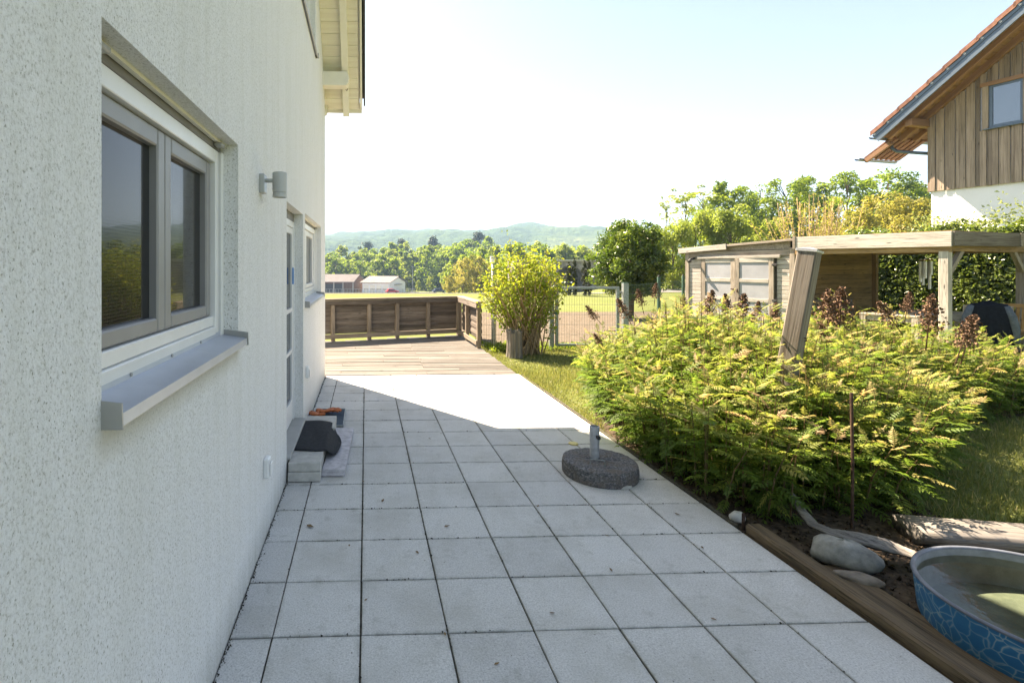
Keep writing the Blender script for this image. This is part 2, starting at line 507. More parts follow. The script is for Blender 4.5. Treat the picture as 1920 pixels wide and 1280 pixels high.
class MB:
    def __init__(s):
        s.v, s.f = [], []

    def add(s, vs, fs):
        k = len(s.v)
        s.v += [tuple(p) for p in vs]
        s.f += [tuple(k + i for i in f) for f in fs]
        return s

    def box(s, lo, hi):
        x0, y0, z0 = lo
        x1, y1, z1 = hi
        return s.add([(x0, y0, z0), (x1, y0, z0), (x1, y1, z0), (x0, y1, z0), (x0, y0, z1), (x1, y0, z1), (x1, y1, z1), (x0, y1, z1)],
                     [(3, 2, 1, 0), (4, 5, 6, 7), (0, 1, 5, 4), (1, 2, 6, 5), (2, 3, 7, 6), (3, 0, 4, 7)])

    def tube(s, path, rad, n=8, cap=True):
        path = [Vector(p) for p in path]
        rings = []
        ref = Vector((0, 0, 1))
        for i, p in enumerate(path):
            d = (path[min(i + 1, len(path) - 1)] - path[max(i - 1, 0)])
            d = d.normalized() if d.length > 1e-9 else Vector((0, 0, 1))
            a = d.cross(ref)
            if a.length < 0.05:
                a = d.cross(Vector((1, 0, 0)))
            a.normalize()
            b = d.cross(a)
            r = rad[i] if isinstance(rad, (list, tuple)) else rad
            rings.append([p + (a * math.cos(2 * math.pi * k / n) + b * math.sin(2 * math.pi * k / n)) * r for k in range(n)])
        vs = [q for r in rings for q in r]
        fs = []
        for i in range(len(rings) - 1):
            for k in range(n):
                fs.append((i * n + k, i * n + (k + 1) % n, (i + 1) * n + (k + 1) % n, (i + 1) * n + k))
        if cap:
            fs.append(tuple(range(n - 1, -1, -1)))
            fs.append(tuple((len(rings) - 1) * n + k for k in range(n)))
        return s.add(vs, fs)

    def lathe(s, prof, n=32, c=(0, 0, 0), sx=1.0, sy=1.0):
        vs, fs = [], []
        for r, z in prof:
            for k in range(n):
                a = 2 * math.pi * k / n
                vs.append((c[0] + r * sx * math.cos(a), c[1] + r * sy * math.sin(a), c[2] + z))
        for i in range(len(prof) - 1):
            for k in range(n):
                fs.append((i * n + k, i * n + (k + 1) % n, (i + 1) * n + (k + 1) % n, (i + 1) * n + k))
        return s.add(vs, fs)

    def prism(s, poly, ext):
        """poly: list of 3D points, ext: extrusion vector"""
        e = Vector(ext)
        p = [Vector(q) for q in poly]
        n = len(p)
        return s.add(p + [q + e for q in p], [tuple(range(n - 1, -1, -1)), tuple(range(n, 2 * n))] +
                     [(i, (i + 1) % n, n + (i + 1) % n, n + i) for i in range(n)])

    def build(s, name, mat, parent=None, smooth=False, bevel=0.0, world_m=None):
        me = bpy.data.meshes.new(name)
        me.from_pydata(s.v, [], s.f)
        me.update()
        if smooth:
            me.polygons.foreach_set("use_smooth", [True] * len(me.polygons))
        o = link(name, me, mat, parent, world_m)
        if bevel:
            b = o.modifiers.new("bevel", 'BEVEL')
            b.width = bevel
            b.segments = 1
            b.limit_method = 'ANGLE'
        return o


def fastmesh(name, V, F, tint=None):
    me = bpy.data.meshes.new(name)
    V = np.asarray(V, np.float32)
    F = np.asarray(F, np.int32)
    m, k = F.shape
    me.vertices.add(len(V))
    me.vertices.foreach_set("co", V.ravel())
    me.loops.add(m * k)
    me.loops.foreach_set("vertex_index", F.ravel())
    me.polygons.add(m)
    me.polygons.foreach_set("loop_start", np.arange(0, m * k, k, dtype=np.int32))
    me.update(calc_edges=True)
    if tint is not None:
        a = me.attributes.new("tint", 'FLOAT', 'POINT')
        a.data.foreach_set("value", np.asarray(tint, np.float32))
    return me


_beam_cache = {}


def beam(name, p0, p1, w, h, mat, parent=None, up=(0, 0, 1), bevel=0.004):
    """straight timber/bar from p0 to p1 (centre line); w sideways, h along up; its own X axis is the length"""
    p0, p1 = Vector(p0), Vector(p1)
    d = p1 - p0
    L = d.length
    x = d / L
    u = Vector(up)
    y = u.cross(x)
    if y.length < 1e-4:
        y = Vector((0, 1, 0)).cross(x)
        if y.length < 1e-4:
            y = Vector((1, 0, 0)).cross(x)
    y.normalize()
    z = x.cross(y)
    mw = Matrix((x, y, z)).transposed().to_4x4()
    mw.translation = (p0 + p1) / 2
    key = (round(L, 4), round(w, 4), round(h, 4), mat)
    me = _beam_cache.get(key)
    if me is None:
        mb = MB().box((-L / 2, -w / 2, -h / 2), (L / 2, w / 2, h / 2))
        me = bpy.data.meshes.new(name)
        me.from_pydata(mb.v, [], mb.f)
        me.update()
        me.materials.append(M[mat])
        _beam_cache[key] = me
    o = link(name, me, None, parent, mw)
    if bevel:
        b = o.modifiers.new("bevel", 'BEVEL')
        b.width = min(bevel, 0.3 * min(w, h))
        b.segments = 1
    return o


def copy_tree(o, parent=None):
    c = o.copy()
    col.objects.link(c)
    if parent is not None:
        c.parent = parent
    for ch in list(o.children):
        copy_tree(ch, c)
    return c


def smoothstep(a, b, x):
    t = min(1, max(0, (x - a) / (b - a)))
    return t * t * (3 - 2 * t)


# ------------------------------------------------------------------ ground, field, road, hills, sky haze
def ground_z(x, y):
    ratio = x / max(y, 1.0)
    m = 1 - smoothstep(0.42, 0.60, ratio)
    return -0.03 - 0.0535 * (min(max(y, 30), 200) - 30) * m


def build_ground():
    xs = sorted(set([-6000, -3000, -1200, -500, -250, -120, -70, -40, -25, -15, -8] + list(np.arange(-4, 40, 2)) + [44, 50, 57, 65, 75, 90, 110, 140, 180, 250, 400, 700, 1200, 3000, 6000]))
    ys = sorted(set([-3000, -800, -200, -60, -20, -5] + list(np.arange(0, 60, 3)) + [65, 72, 80, 90, 100, 115, 130, 150, 175, 200, 240, 300, 400, 700, 1500, 3000, 6500]))
    V = [(x, y, ground_z(x, y)) for y in ys for x in xs]
    n = len(xs)
    F = [(j * n + i, j * n + i + 1, (j + 1) * n + i + 1, (j + 1) * n + i) for j in range(len(ys) - 1) for i in range(n - 1)]
    structure(link("ground", fastmesh("ground", V, F), 'meadow'))

    def sheet(name, pts_x, pts_y, mat, lift):
        V = [(x, y, ground_z(x, y) + lift) for y in pts_y for x in pts_x]
        n = len(pts_x)
        F = [(j * n + i, j * n + i + 1, (j + 1) * n + i + 1, (j + 1) * n + i) for j in range(len(pts_y) - 1) for i in range(n - 1)]
        return structure(link(name, fastmesh(name, V, F), mat))
    sheet("soil_field", list(np.arange(-14, 12.1, 2)), [13.0, 14, 15, 16, 17, 18.3], 'field', 0.02)
    sheet("soil_strip", [2.6, 4, 5, 6.2], [10.75, 12, 13], 'field', 0.02)
    sheet("road", list(np.arange(-30, 61, 2)), [31.5, 33, 34.5, 36], 'road', 0.03)
    sheet("yard", list(np.arange(-60, 26, 5)), [75, 90, 105, 120, 135, 150, 160, 175, 190, 199], 'road', 0.05)


def ridge(name, y0, depth, xs, hs, seed, lump):
    """a wooded ridge: crest heights hs over xs, rising from its foot at y0 to the crest at y0+depth"""
    r = np.random.default_rng(seed)
    nx, ny = 420, 60
    X = np.linspace(xs[0], xs[-1], nx)
    T = np.linspace(0, 1.25, ny)
    H = np.interp(X, xs, hs) * .93
    kk = np.ones(13) / 13
    H = np.convolve(np.pad(H, 6, mode='edge'), kk, mode='valid')
    GX, GT = np.meshgrid(X, T)
    prof = np.where(GT < 1, np.sin(GT * math.pi / 2) ** 1.15, 1 - (GT - 1) * 2.2)
    Z = -12 + (H[None, :] + 12) * prof
    for k in range(46):                       # spurs, gullies and canopy lumps
        wl = 10 ** r.uniform(math.log10(lump * 3), math.log10(900))
        a = r.uniform(0, 2 * math.pi)
        ph = r.uniform(0, 6.28)
        amp = 0.009 * wl if wl > 200 else 0.02 * wl
        Z += amp * 0.55 * np.sin((GX * math.cos(a) + GT * depth * math.sin(a)) * 2 * math.pi / wl + ph) * np.clip(GT * 3, 0, 1)
    Z += r.normal(0, lump * 0.12, Z.shape) * np.clip(GT * 3, 0, 1)
    V = np.stack([GX, y0 + GT * depth, Z], -1).reshape(-1, 3)
    F = [(j * nx + i, j * nx + i + 1, (j + 1) * nx + i + 1, (j + 1) * nx + i) for j in range(ny - 1) for i in range(nx - 1)]
    me = fastmesh(name, V, F)
    me.polygons.foreach_set("use_smooth", [True] * len(me.polygons))
    structure(link(name, me, 'hill'))


build_ground()
ridge("near_hills", 560, 1000, [-2600, -1200, -420, -200, -60, 60, 150, 250, 340, 420, 500, 580, 660, 720, 1000, 2600],
      [70, 78, 84, 88, 92, 96, 101, 104, 112, 122, 120, 112, 104, 96, 80, 70], 3, 9)
ridge("far_hills", 2000, 1000, [-5000, -1500, -620, -380, -200, 60, 180, 300, 500, 800, 940, 1050, 1130, 1210, 1400, 2000, 5500],
      [150, 160, 185, 196, 204, 214, 222, 228, 214, 214, 226, 232, 226, 204, 190, 170, 150], 5, 22)


# ------------------------------------------------------------------ foliage generators
def rand_unit(n, r):
    v = r.normal(size=(n, 3))
    return v / np.linalg.norm(v, axis=1, keepdims=True)


def leaf_cards(C, N, size, r, aspect=0.55, fold=0.18):
    """diamond leaves folded on the midrib: C centres, N facing, size length"""
    n = len(C)
    a = np.cross(N, rand_unit(n, r))
    a /= np.linalg.norm(a, axis=1, keepdims=True) + 1e-9
    b = np.cross(N, a)
    s = size[:, None]
    V = np.stack([C - a * s * 0.5, C + b * s * aspect * 0.5 + N * s * fold - a * s * 0.05, C + a * s * 0.5, C - b * s * aspect * 0.5 + N * s * fold - a * s * 0.05], 1)
    i = np.arange(n)[:, None] * 4
    F = np.concatenate([i + np.array([[0, 1, 2]]), i + np.array([[0, 2, 3]])], 0)
    return V.reshape(-1, 3), F


def crown_mesh(name, centres, radii, per, size, r, up=0.4, mode_tint=(0.5, 0.22), aspect=0.6):
    """leaf clumps: for every clump centre scatter leaves through its volume"""
    Cs, Ns, Ts = [], [], []
    mid = np.mean(centres, 0)
    for c, rad, k in zip(centres, radii, per):
        d = rand_unit(k, r)
        rr = rad * r.uniform(0.35, 1.0, k) ** 0.6
        p = c + d * rr[:, None] * np.array([1, 1, 0.75])
        nn = d * 0.6 + rand_unit(k, r) * 0.7 + np.array([0, 0, up])
        nn /= np.linalg.norm(nn, axis=1, keepdims=True)
        Cs.append(p)
        Ns.append(nn)
        Ts.append(np.full(k, r.normal(mode_tint[0], mode_tint[1] * 0.7)) + r.normal(0, mode_tint[1] * 0.6, k))
    C, N, T = np.concatenate(Cs), np.concatenate(Ns), np.clip(np.concatenate(Ts), 0, 1)
    sz = size * r.uniform(0.7, 1.35, len(C))
    V, F = leaf_cards(C, N, sz, r, aspect)
    return fastmesh(name, V, F, np.repeat(T, 4))


def make_tree(name, h, rx, mat, seed, clumps=60, per=70, leaf=0.35, bottom=0.25, trunk_r=0.16, shape='round', bark='bark', openness=0.0):
    """proto tree at the origin: Empty > trunk, crown"""
    r = np.random.default_rng(seed)
    root = link(name, None)
    cen, rad = [], []
    zc0, zc1 = h * bottom, h
    for k in range(clumps):
        t = r.uniform(0, 1)
        if shape == 'round':
            prof = math.sin(math.pi * min(1, max(0.05, t * 0.92 + 0.08))) ** 0.6
        elif shape == 'cone':
            prof = (1 - t) * 0.95 + 0.06
        elif shape == 'column':
            prof = min(1.0, (1 - t) * 3 + 0.2) * min(1, 0.7 + t)
        else:
            prof = 0.55 + 0.45 * math.sin(math.pi * t)
        a = r.uniform(0, 2 * math.pi)
        q = rx * prof * (r.uniform(0.15, 1) ** 0.5) * (1 + 0.22 * math.sin(3 * a + seed) + r.normal(0, 0.08))
        z = zc0 + t * (zc1 - zc0) * (1 + 0.06 * math.sin(2 * a + seed * 2))
        cen.append((q * math.cos(a), q * math.sin(a), z))
        rad.append(rx * (0.30 if shape != 'column' else 0.5) * r.uniform(0.6, 1.25))
    cen = np.array(cen)
    mb = MB()
    lean = r.normal(0, 0.02, 2) * h
    tr = [(lean[0] * t ** 2, lean[1] * t ** 2, h * 0.9 * t - 0.3 * (t == 0)) for t in (0, 0.2, 0.4, 0.6, 0.8, 1.0)]
    mb.tube(tr, [trunk_r * 1.25, trunk_r, trunk_r * 0.8, trunk_r * 0.55, trunk_r * 0.35, trunk_r * 0.1], 7)
    for k in range(min(clumps, 26)):
        c = Vector(cen[k])
        z0 = max(h * 0.15, c.z - 0.45 * math.hypot(c.x, c.y) - 0.1 * h)
        z0 = min(z0, h * 0.85)
        s0 = Vector((lean[0] * (z0 / h) ** 2, lean[1] * (z0 / h) ** 2, z0))
        md = s0.lerp(c, 0.55) + Vector((0, 0, 0.04 * h))
        mb.tube([s0, md, c], [trunk_r * 0.4, trunk_r * 0.22, trunk_r * 0.06], 5)
    mb.build("trunk", bark, root, smooth=True)
    pk = [int(per * r.uniform(0.5, 1.4) * (1 - openness)) + 3 for _ in range(clumps)]
    me = crown_mesh("crown", cen, rad, pk, leaf, r)
    link("crown", me, mat, root)
    return root


def put(proto, used, xy, z, scale, rot, label, cat, group):
    if proto.name not in used:
        used.add(proto.name)
        o = proto
    else:
        o = copy_tree(proto)
    o.location = (xy[0], xy[1], z)
    o.rotation_euler = (0, 0, rot)
    o.scale = scale if isinstance(scale, tuple) else (scale,) * 3
    return tag(o, label, cat, group)


USED = set()


def px(u, d):
    """ground position in metres for a bearing read off the photo (right/ahead ratio) at distance d"""
    p = S((u - 721) / 952 * d, d)
    return p.x, p.y


def build_far_trees():
    protos = [make_tree("forest_tree", 16, 4.6, 'tree_a', 11 + k, 60, 34, 0.95, 0.08, 0.28, ('round', 'dome', 'round')[k % 3]) for k in range(4)]
    protos += [make_tree("forest_tree", 16, 4.4, 'tree_d', 31 + k, 55, 32, 0.95, 0.08, 0.26, 'round') for k in range(2)]
    ochre = make_tree("ochre_tree", 12, 5.2, 'tree_b', 41, 70, 55, 0.6, 0.06, 0.26, 'dome')
    con = make_tree("conifer", 18, 4.2, 'tree_c', 51, 70, 46, 0.8, 0.12, 0.3, 'round')
    r = np.random.default_rng(21)
    topline = ([560, 610, 650, 700, 750, 800, 830, 870, 900, 950], [468, 470, 474, 472, 465, 462, 455, 458, 456, 458])
    for row, (d, n, dv) in enumerate(((225, 24, 16), (255, 25, 7), (290, 27, 0))):
        for k in range(n):
            u = 585 + (k + r.uniform(-.35, .35)) * (345 / n)
            v = np.interp(u, *topline) + dv + r.normal(0, 4)
            x, y = px(u, d + r.uniform(-9, 9))
            zg = ground_z(x, y) - 0.4
            zt = EYE + (498 - v) / 952 * d
            s = max(0.55, (zt - zg) / 16.5)
            put(protos[r.choice(6, p=[.22, .2, .2, .18, .1, .1])], USED, (x, y), zg, (s * r.uniform(.9, 1.25), s * r.uniform(.9, 1.25), s), r.uniform(0, 6.28),
                "fresh green broadleaf tree in the wood behind the barn and garage", "tree", "trees of the wood behind the garages")
    for u, v, d, nm in ((688, 461, 330, "dark conifer above the wood, leftmost of the four"), (752, 456, 320, "tall dark conifer above the wood, second from left"),
                        (812, 452, 330, "broad dark conifer above the wood, third from left"), (896, 444, 330, "dark rounded conifer standing alone above the wood")):
        x, y = px(u, d)
        zg = ground_z(x, y)
        s = (EYE + (498 - v) / 952 * d - zg) / 17.0
        put(con, USED, (x, y), zg, (s, s, s), u, nm, "tree", "dark conifers above the wood")
    # scrub and trees on the railway bank, middle distance
    bank = []
    for k in range(34):
        u = 840 + (k + r.uniform(-.4, .4)) * 12.2
        d = (150, 128, 172)[k % 3] + r.uniform(-8, 8)
        v = np.interp(u, [840, 880, 940, 1000, 1060, 1120, 1200, 1260], [492, 474, 468, 462, 460, 458, 452, 440]) + (0, 12, -3)[k % 3] + r.normal(0, 3)
        if 980 < u < 1075 and d < 140:
            continue
        bank.append((u, v, d))
    for u, v, d in bank:
        x, y = px(u, d)
        zg = ground_z(x, y) - 0.3
        s = max(0.4, (EYE + (498 - v) / 952 * d - zg) / 16.5)
        put(protos[r.integers(0, 6)], USED, (x, y), zg, (s * 1.05, s * 1.05, s), r.uniform(0, 6.28),
            "light green tree on the bank around the stone arch", "tree", "trees on the bank around the arch")
    for u, v, d, lb in ((868, 484, 118, "yellow ochre tree right of the parked dark van"), (892, 480, 122, "tall ochre tree just behind the white pole"), (842, 516, 112, "low pale ochre bush beside the parked dark van")):
        x, y = px(u, d)
        zg = ground_z(x, y) - 0.2
        s = (EYE + (498 - v) / 952 * d - zg) / 12.4
        put(ochre, USED, (x, y), zg, (s * 0.8, s * 0.8, s), u, lb, "tree", "ochre trees by the car park")
    young = make_tree("young_tree", 6, 1.6, 'tree_d', 61, 40, 40, 0.4, 0.22, 0.09, 'dome')
    for u, v, d, lb in ((784, 526, 190, "small pale young tree right of the tall mast"), (806, 519, 190, "larger pale young tree behind the dark parked car")):
        x, y = px(u, d)
        zg = ground_z(x, y)
        s = (EYE + (498 - v) / 952 * d - zg) / 6.2
        put(young, USED, (x, y), zg, s, u, lb, "tree", "young trees in the car park")
    # clipped columns by the road
    cyp = make_tree("columnar_cypress", 2.3, 0.21, 'cypress', 71, 70, 60, 0.075, 0.0, 0.03, 'column')
    for u, v, lb in ((1067, 493, "slim dark cypress column, leftmost of the four by the road"), (1077, 486, "tall dark cypress column, second from left by the road"),
                     (1096, 490, "dark cypress column, third from left by the road"), (1104, 488, "dark cypress column, rightmost of the four by the road")):
        d = 29.0
        x, y = px(u, d)
        zg = ground_z(x, y)
        s = (EYE + (498 - v) / 952 * d - zg) / 2.3
        put(cyp, USED, (x, y), zg, (.62, .62, s), u, lb, "tree", "cypress columns by the road")


def build_right_trees():
    r = np.random.default_rng(77)
    big = [make_tree("tall_beech", 14, 3.6, 'tree_a', 101 + k, 85, 105, 0.34, 0.22, 0.2, 'dome', openness=0.1) for k in range(3)]
    thin = make_tree("thin_tree", 14, 1.5, 'tree_d', 111, 44, 36, 0.26, 0.45, 0.1, 'dome', openness=0.35)
    och = make_tree("ochre_bush", 7, 3.2, 'tree_b', 121, 90, 120, 0.24, 0.02, 0.12, 'dome')
    gre = make_tree("green_bush", 7, 3.0, 'tree_d', 131, 90, 110, 0.26, 0.02, 0.12, 'dome')
    rows = [  # u, top v, distance, proto, width factor, label
        (1248, 368, 62, thin, 0.8, "thin bare-trunked tree at the left end of the tall trees"),
        (1283, 352, 64, thin, 1.5, "sparse pale tree second from the left of the tall trees"),
        (1312, 350, 66, thin, 1.9, "sparse pale tree third from the left of the tall trees"),
        (1322, 380, 60, big[1], 0.75, "lower dark green tree behind the left end of the shed"),
        (1372, 342, 64, big[0], 1.0, "full green beech rising behind the shed doors"),
        (1425, 352, 66, big[1], 0.95, "green beech between the two fuller beeches behind the shed"),
        (1478, 338, 64, big[2], 0.95, "tall green beech behind the leaning post"),
        (1525, 334, 68, big[0], 0.9, "olive green beech behind the bare upright branches"),
        (1588, 328, 64, big[2], 1.05, "airy tall beech left of the neighbouring gable"),
        (1662, 318, 66, big[1], 1.15, "tallest beech nearest to the neighbouring gable"),
        (1700, 345, 72, big[0], 0.9, "green beech partly behind the neighbouring house corner"),
        (1790, 330, 80, big[2], 1.0, "green beech hidden behind the neighbouring house")]
    for u, v, d, pr, w, lb in rows:
        x, y = px(u, d)
        zg = ground_z(x, y)
        s = (EYE + (498 - v) / 952 * d - zg) / 14.6
        put(pr, USED, (x, y), zg, (s * w, s * w, s), u * 0.7, lb, "tree", "tall trees behind the garden")
    rows = [
        (1262, 418, 36, gre, 0.75, "pale green bush between the round laurel and the shed"),
        (1305, 400, 40, gre, 0.8, "light green bush over the left end of the shed roof"),
        (1372, 392, 38, gre, 0.85, "rounded light green bush over the shed roof middle"),
        (1222, 432, 44, gre, 0.8, "pale bush directly behind the round laurel"),
        (1165, 455, 46, gre, 0.6, "pale bush left behind the round laurel"),
        (1440, 415, 42, gre, 0.75, "green bush behind the bare upright branches"),
        (1606, 398, 34, och, 0.75, "ochre green bush left of the neighbouring white wall"),
        (1650, 374, 36, och, 0.85, "tall ochre bush nearest the neighbouring house corner"),
        (1712, 380, 37, och, 0.85, "ochre bush partly behind the neighbouring house corner"),
        (1560, 425, 36, och, 0.7, "low ochre bush above the pergola beam")]
    for u, v, d, pr, w, lb in rows:
        x, y = px(u, d)
        zg = ground_z(x, y)
        s = (EYE + (498 - v) / 952 * d - zg) / 7.3
        put(pr, USED, (x, y), zg, (s * w, s * w, s), u * 1.3, lb, "bush", "bushes behind the shed")
    # tree with bare upright shoots
    root = thing("pollard_tree", S(15.9, 19.0), "tan leafless upright shoots rising behind the pergola beam", "tree")
    mb = MB()
    C, N = [], []
    for k in range(70):
        r0, d0 = r.normal(15.9, 0.45), r.normal(19.0, 0.45)
        top = 2.9 + 1.5 * math.exp(-((r0 - 15.95) / 0.75) ** 2) * r.uniform(0.6, 1.05)
        rt = r0 + (r0 - 15.9) * 0.9 + r.normal(0, 0.1)
        pts = [S(15.9 + (r0 - 15.9) * 0.4, 19, 1.2), S(r0, d0, 2.2), S(rt, d0, top)]
        mb.tube(pts, [0.03, 0.016, 0.005], 5)
        for q in range(24):
            t = r.uniform(0.1, 1)
            p = pts[1].lerp(pts[2], t)
            C.append((p.x + r.normal(0, .04), p.y + r.normal(0, .04), p.z))
            N.append(r.normal(size=3))
    mb.tube([S(15.9, 19, -0.2), S(15.9, 19, 1.3)], [0.14, 0.11], 8)
    mb.build("trunk", 'twig', root, smooth=True)
    C, N = np.array(C), np.array(N)
    N /= np.linalg.norm(N, axis=1, keepdims=True)
    V, F = leaf_cards(C, N, 0.085 * r.uniform(0.6, 1.3, len(C)), r)
    link("crown", fastmesh("crown", V, F, np.repeat(np.clip(r.normal(0.75, 0.2, len(C)), 0, 1), 4)), 'tree_b', root)


build_far_trees()
build_right_trees()


# ------------------------------------------------------------------ far buildings, arch, cars, mast
def build_far_buildings():
    def hall(name, label, A, B, Cc, zb, ze, zr, wallmat, roofmat, doors):
        """A->B eaves front, B->Cc gable end; all (r,d)"""
        A, B, Cc = S(*A), S(*B), S(*Cc)
        D = A + (Cc - B)
        root = thing(name, ((A + B + Cc + D) / 4).to_tuple()[:2] + (zb,), label, "building")
        def P(p, z):
            return (p.x, p.y, z)
        f = MB()
        m1, m2 = (B + Cc) / 2, (A + D) / 2
        f.add([P(A, zb), P(B, zb), P(Cc, zb), P(D, zb), P(A, ze), P(B, ze), P(Cc, ze), P(D, ze), P(m1, zr - 0.15), P(m2, zr - 0.15)],
              [(0, 1, 5, 4), (1, 2, 6, 8, 5), (2, 3, 7, 6), (3, 0, 4, 9, 7)])
        f.build("wall", wallmat, root)
        e = (B - A).normalized() * 0.7
        o = (A - D).normalized() * 0.8
        for s0, s1, sg in ((A, B, 1), (D, Cc, -1)):
            rf = MB()
            rf.prism([P(s0 - e + o * sg, ze - 0.2), P(s1 + e + o * sg, ze - 0.2), P(m1 + e, zr), P(m2 - e, zr)], (0, 0, 0.22))
            rf.build("roof", roofmat, root)
        return root, A, B, Cc

    root, A, B, Cc = hall("garage_building", "long white garage with four doors and white gable end", (-8.7, 200), (1.9, 196), (8.4, 206), -9.4, -4.9, -2.7, 'white_wall', 'barnroof', 4)
    nrm = Vector(((B - A).y, -(B - A).x, 0)).normalized()
    for k in range(4):
        c = A.lerp(B, 0.14 + 0.24 * k) + nrm * 0.06
        dr = beam("garage_door", c + Vector((0, 0, -9.3)), c + Vector((0, 0, -6.0)), 2.1, 0.1, 'soffit2', root, up=nrm, bevel=0)
        for j in range(3):
            w = c + (B - A).normalized() * (j - 1) * 0.62 + nrm * 0.06
            beam("pane", w + Vector((0, 0, -7.7)), w + Vector((0, 0, -7.35)), 0.42, 0.03, 'glass', dr, up=nrm, bevel=0)
    g = (Cc - B)
    gn = Vector((g.y, -g.x, 0)).normalized()
    c = B.lerp(Cc, 0.5) + gn * 0.35
    beam("canopy", c - g.normalized() * 2.6 + Vector((0, 0, -5.75)), c + g.normalized() * 2.6 + Vector((0, 0, -5.75)), 0.7, 0.2, 'barnroof', root, bevel=0)

    root, A, B, Cc = hall("barn", "brown timber barn with bays painted dark as shade and pale grey roof", (-27.5, 200), (-12.4, 200), (-8.6, 208), -9.4, -4.7, -2.0, 'barnwood', 'barnroof', 0)
    nrm = Vector(((B - A).y, -(B - A).x, 0)).normalized()
    for k in range(3):
        c = A.lerp(B, 0.12 + 0.255 * k) + nrm * 0.05
        beam("bay_shade_panel", c + Vector((0, 0, -9.3)), c + Vector((0, 0, -5.5)), 3.3, 0.08, 'dark', root, up=nrm, bevel=0)  # near-black panel on the wall, painted as the shade inside a bay
    for k in range(5):
        c = A.lerp(B, (0.0, 0.245, 0.5, 0.74, 1.0)[k]) + nrm * 0.4
        beam("post", c + Vector((0, 0, -9.4)), c + Vector((0, 0, -4.9)), 0.4, 0.4, 'trim', root, up=nrm, bevel=0)
    # low mesh fence in front of both
    root = thing("yard_fence", S(-8, 182, -9), "low pale railing along the yard before the barn", "fence")
    mb = MB()
    for k in range(36):
        r0 = -26 + k * 1.05
        p = S(r0, 182)
        beam("post", (p.x, p.y, ground_z(p.x, p.y)), (p.x, p.y, ground_z(p.x, p.y) + 1.5), 0.12, 0.12, 'galv', root, bevel=0)
    a, b = S(-26, 182), S(10.7, 182)
    for z in (0.3, 1.45):
        beam("rail", (a.x, a.y, ground_z(a.x, a.y) + z), (b.x, b.y, ground_z(b.x, b.y) + z), 0.1, 0.1, 'galv', root, bevel=0)
    # mast
    p = S(11.1, 200)
    root = thing("flood_light_mast", (p.x, p.y, -9.2), "tall pale mast standing right of the white garage", "mast")
    MB().tube([(p.x, p.y, -9.3), (p.x, p.y, 1.3)], [0.16, 0.1], 8).build("pole", 'galv', root)
    beam("lamp_head", (p.x - 0.5, p.y, 1.3), (p.x + 0.5, p.y, 1.3), 0.3, 0.25, 'galv', root)
    # low concrete wall by the car park
    a, b = S(9.0, 178), S(17.5, 178)
    w = beam("retaining_wall", (a.x, a.y, -8.4), (b.x, b.y, -8.4), 0.4, 1.5, 'concrete', None, bevel=0)
    tag(w, "low grey concrete wall between red car and dark car", "wall")
    # stone arch under the railway
    root = thing("stone_arch", S(32, 95, -3.6), "old grey stone wall with dark arched underpass behind cypresses", "bridge")
    mb = MB()
    r0, r1, zb, zt, d0, d1 = 24.5, 46.0, -4.4, 2.55, 95.0, 101.0
    cr, cz, R = 34.6, -1.3, 2.9
    arc = [(cr + R * math.cos(a), cz + R * math.sin(a)) for a in np.linspace(math.pi, 0, 15)]
    front = [(r0, zb), (cr - R, zb)] + arc + [(cr + R, zb), (r1, zb), (r1, zt), (r0, zt)]
    n = len(front)
    Vt = [S(q, d0, z) for q, z in front] + [S(q, d1, z) for q, z in front]
    mb.add(Vt, [tuple(range(n))] + [(i, n + i, n + (i + 1) % n, (i + 1) % n) for i in range(n)])
    mb.add([S(cr - R - 1, d1 - .1, zb), S(cr + R + 1, d1 - .1, zb), S(cr + R + 1, d1 - .1, zt), S(cr - R - 1, d1 - .1, zt)], [(0, 1, 2, 3)])
    mb.build("wall", 'stonewall', root)
    beam("coping", S(r0, 94.9, zt + 0.12), S(r1, 94.9, zt + 0.12), 0.7, 0.25, 'concrete', root, bevel=0)
    for k in range(13):                      # voussoirs
        a0, a1 = math.pi * (1 - k / 13), math.pi * (1 - (k + 0.9) / 13)
        q = [(cr + rr * math.cos(a), cz + rr * math.sin(a)) for rr, a in ((R, a0), (R + 0.6, a0), (R + 0.6, a1), (R, a1))]
        MB().prism([S(x, 94.85, z) for x, z in q], S(0, 0.3) - S(0, 0)).build("voussoir", 'stonewall', root)

    def car(name, label, mat, rd, heading, L, H, group, van=False):
        p = S(*rd)
        zg = ground_z(p.x, p.y) + 0.06
        mw = Matrix.Translation((p.x, p.y, zg)) @ Matrix.Rotation(heading, 4, 'Z')
        root = link(name, None, world_m=mw)
        tag(root, label, "car", group)
        W = 0.88
        h1 = H * 0.56
        low = [(-L / 2, .35), (-L / 2 + .05, h1 * .95), (-L * .30, h1), (L * .22, h1), (L / 2 - .12, h1 * .86), (L / 2, .5), (L / 2 - .05, .28), (-L / 2 + .1, .28)]
        rear = -L * 0.47 if van else -L * 0.40
        top = [(rear, h1 - .02), (rear + (.12 if van else .38), H), (L * .06, H), (L * .27, h1 - .02)]
        MB().prism([(x, -W, z) for x, z in low], (0, 2 * W, 0)).build("body", mat, root, bevel=0.07, world_m=mw)
        MB().add([(x, s * (W - .03 if z < h1 else W - .2), z) for s in (-1, 1) for x, z in top],
                 [(0, 1, 2, 3), (7, 6, 5, 4), (0, 4, 5, 1), (1, 5, 6, 2), (2, 6, 7, 3)]).build("cabin", mat, root, bevel=0.04, world_m=mw)
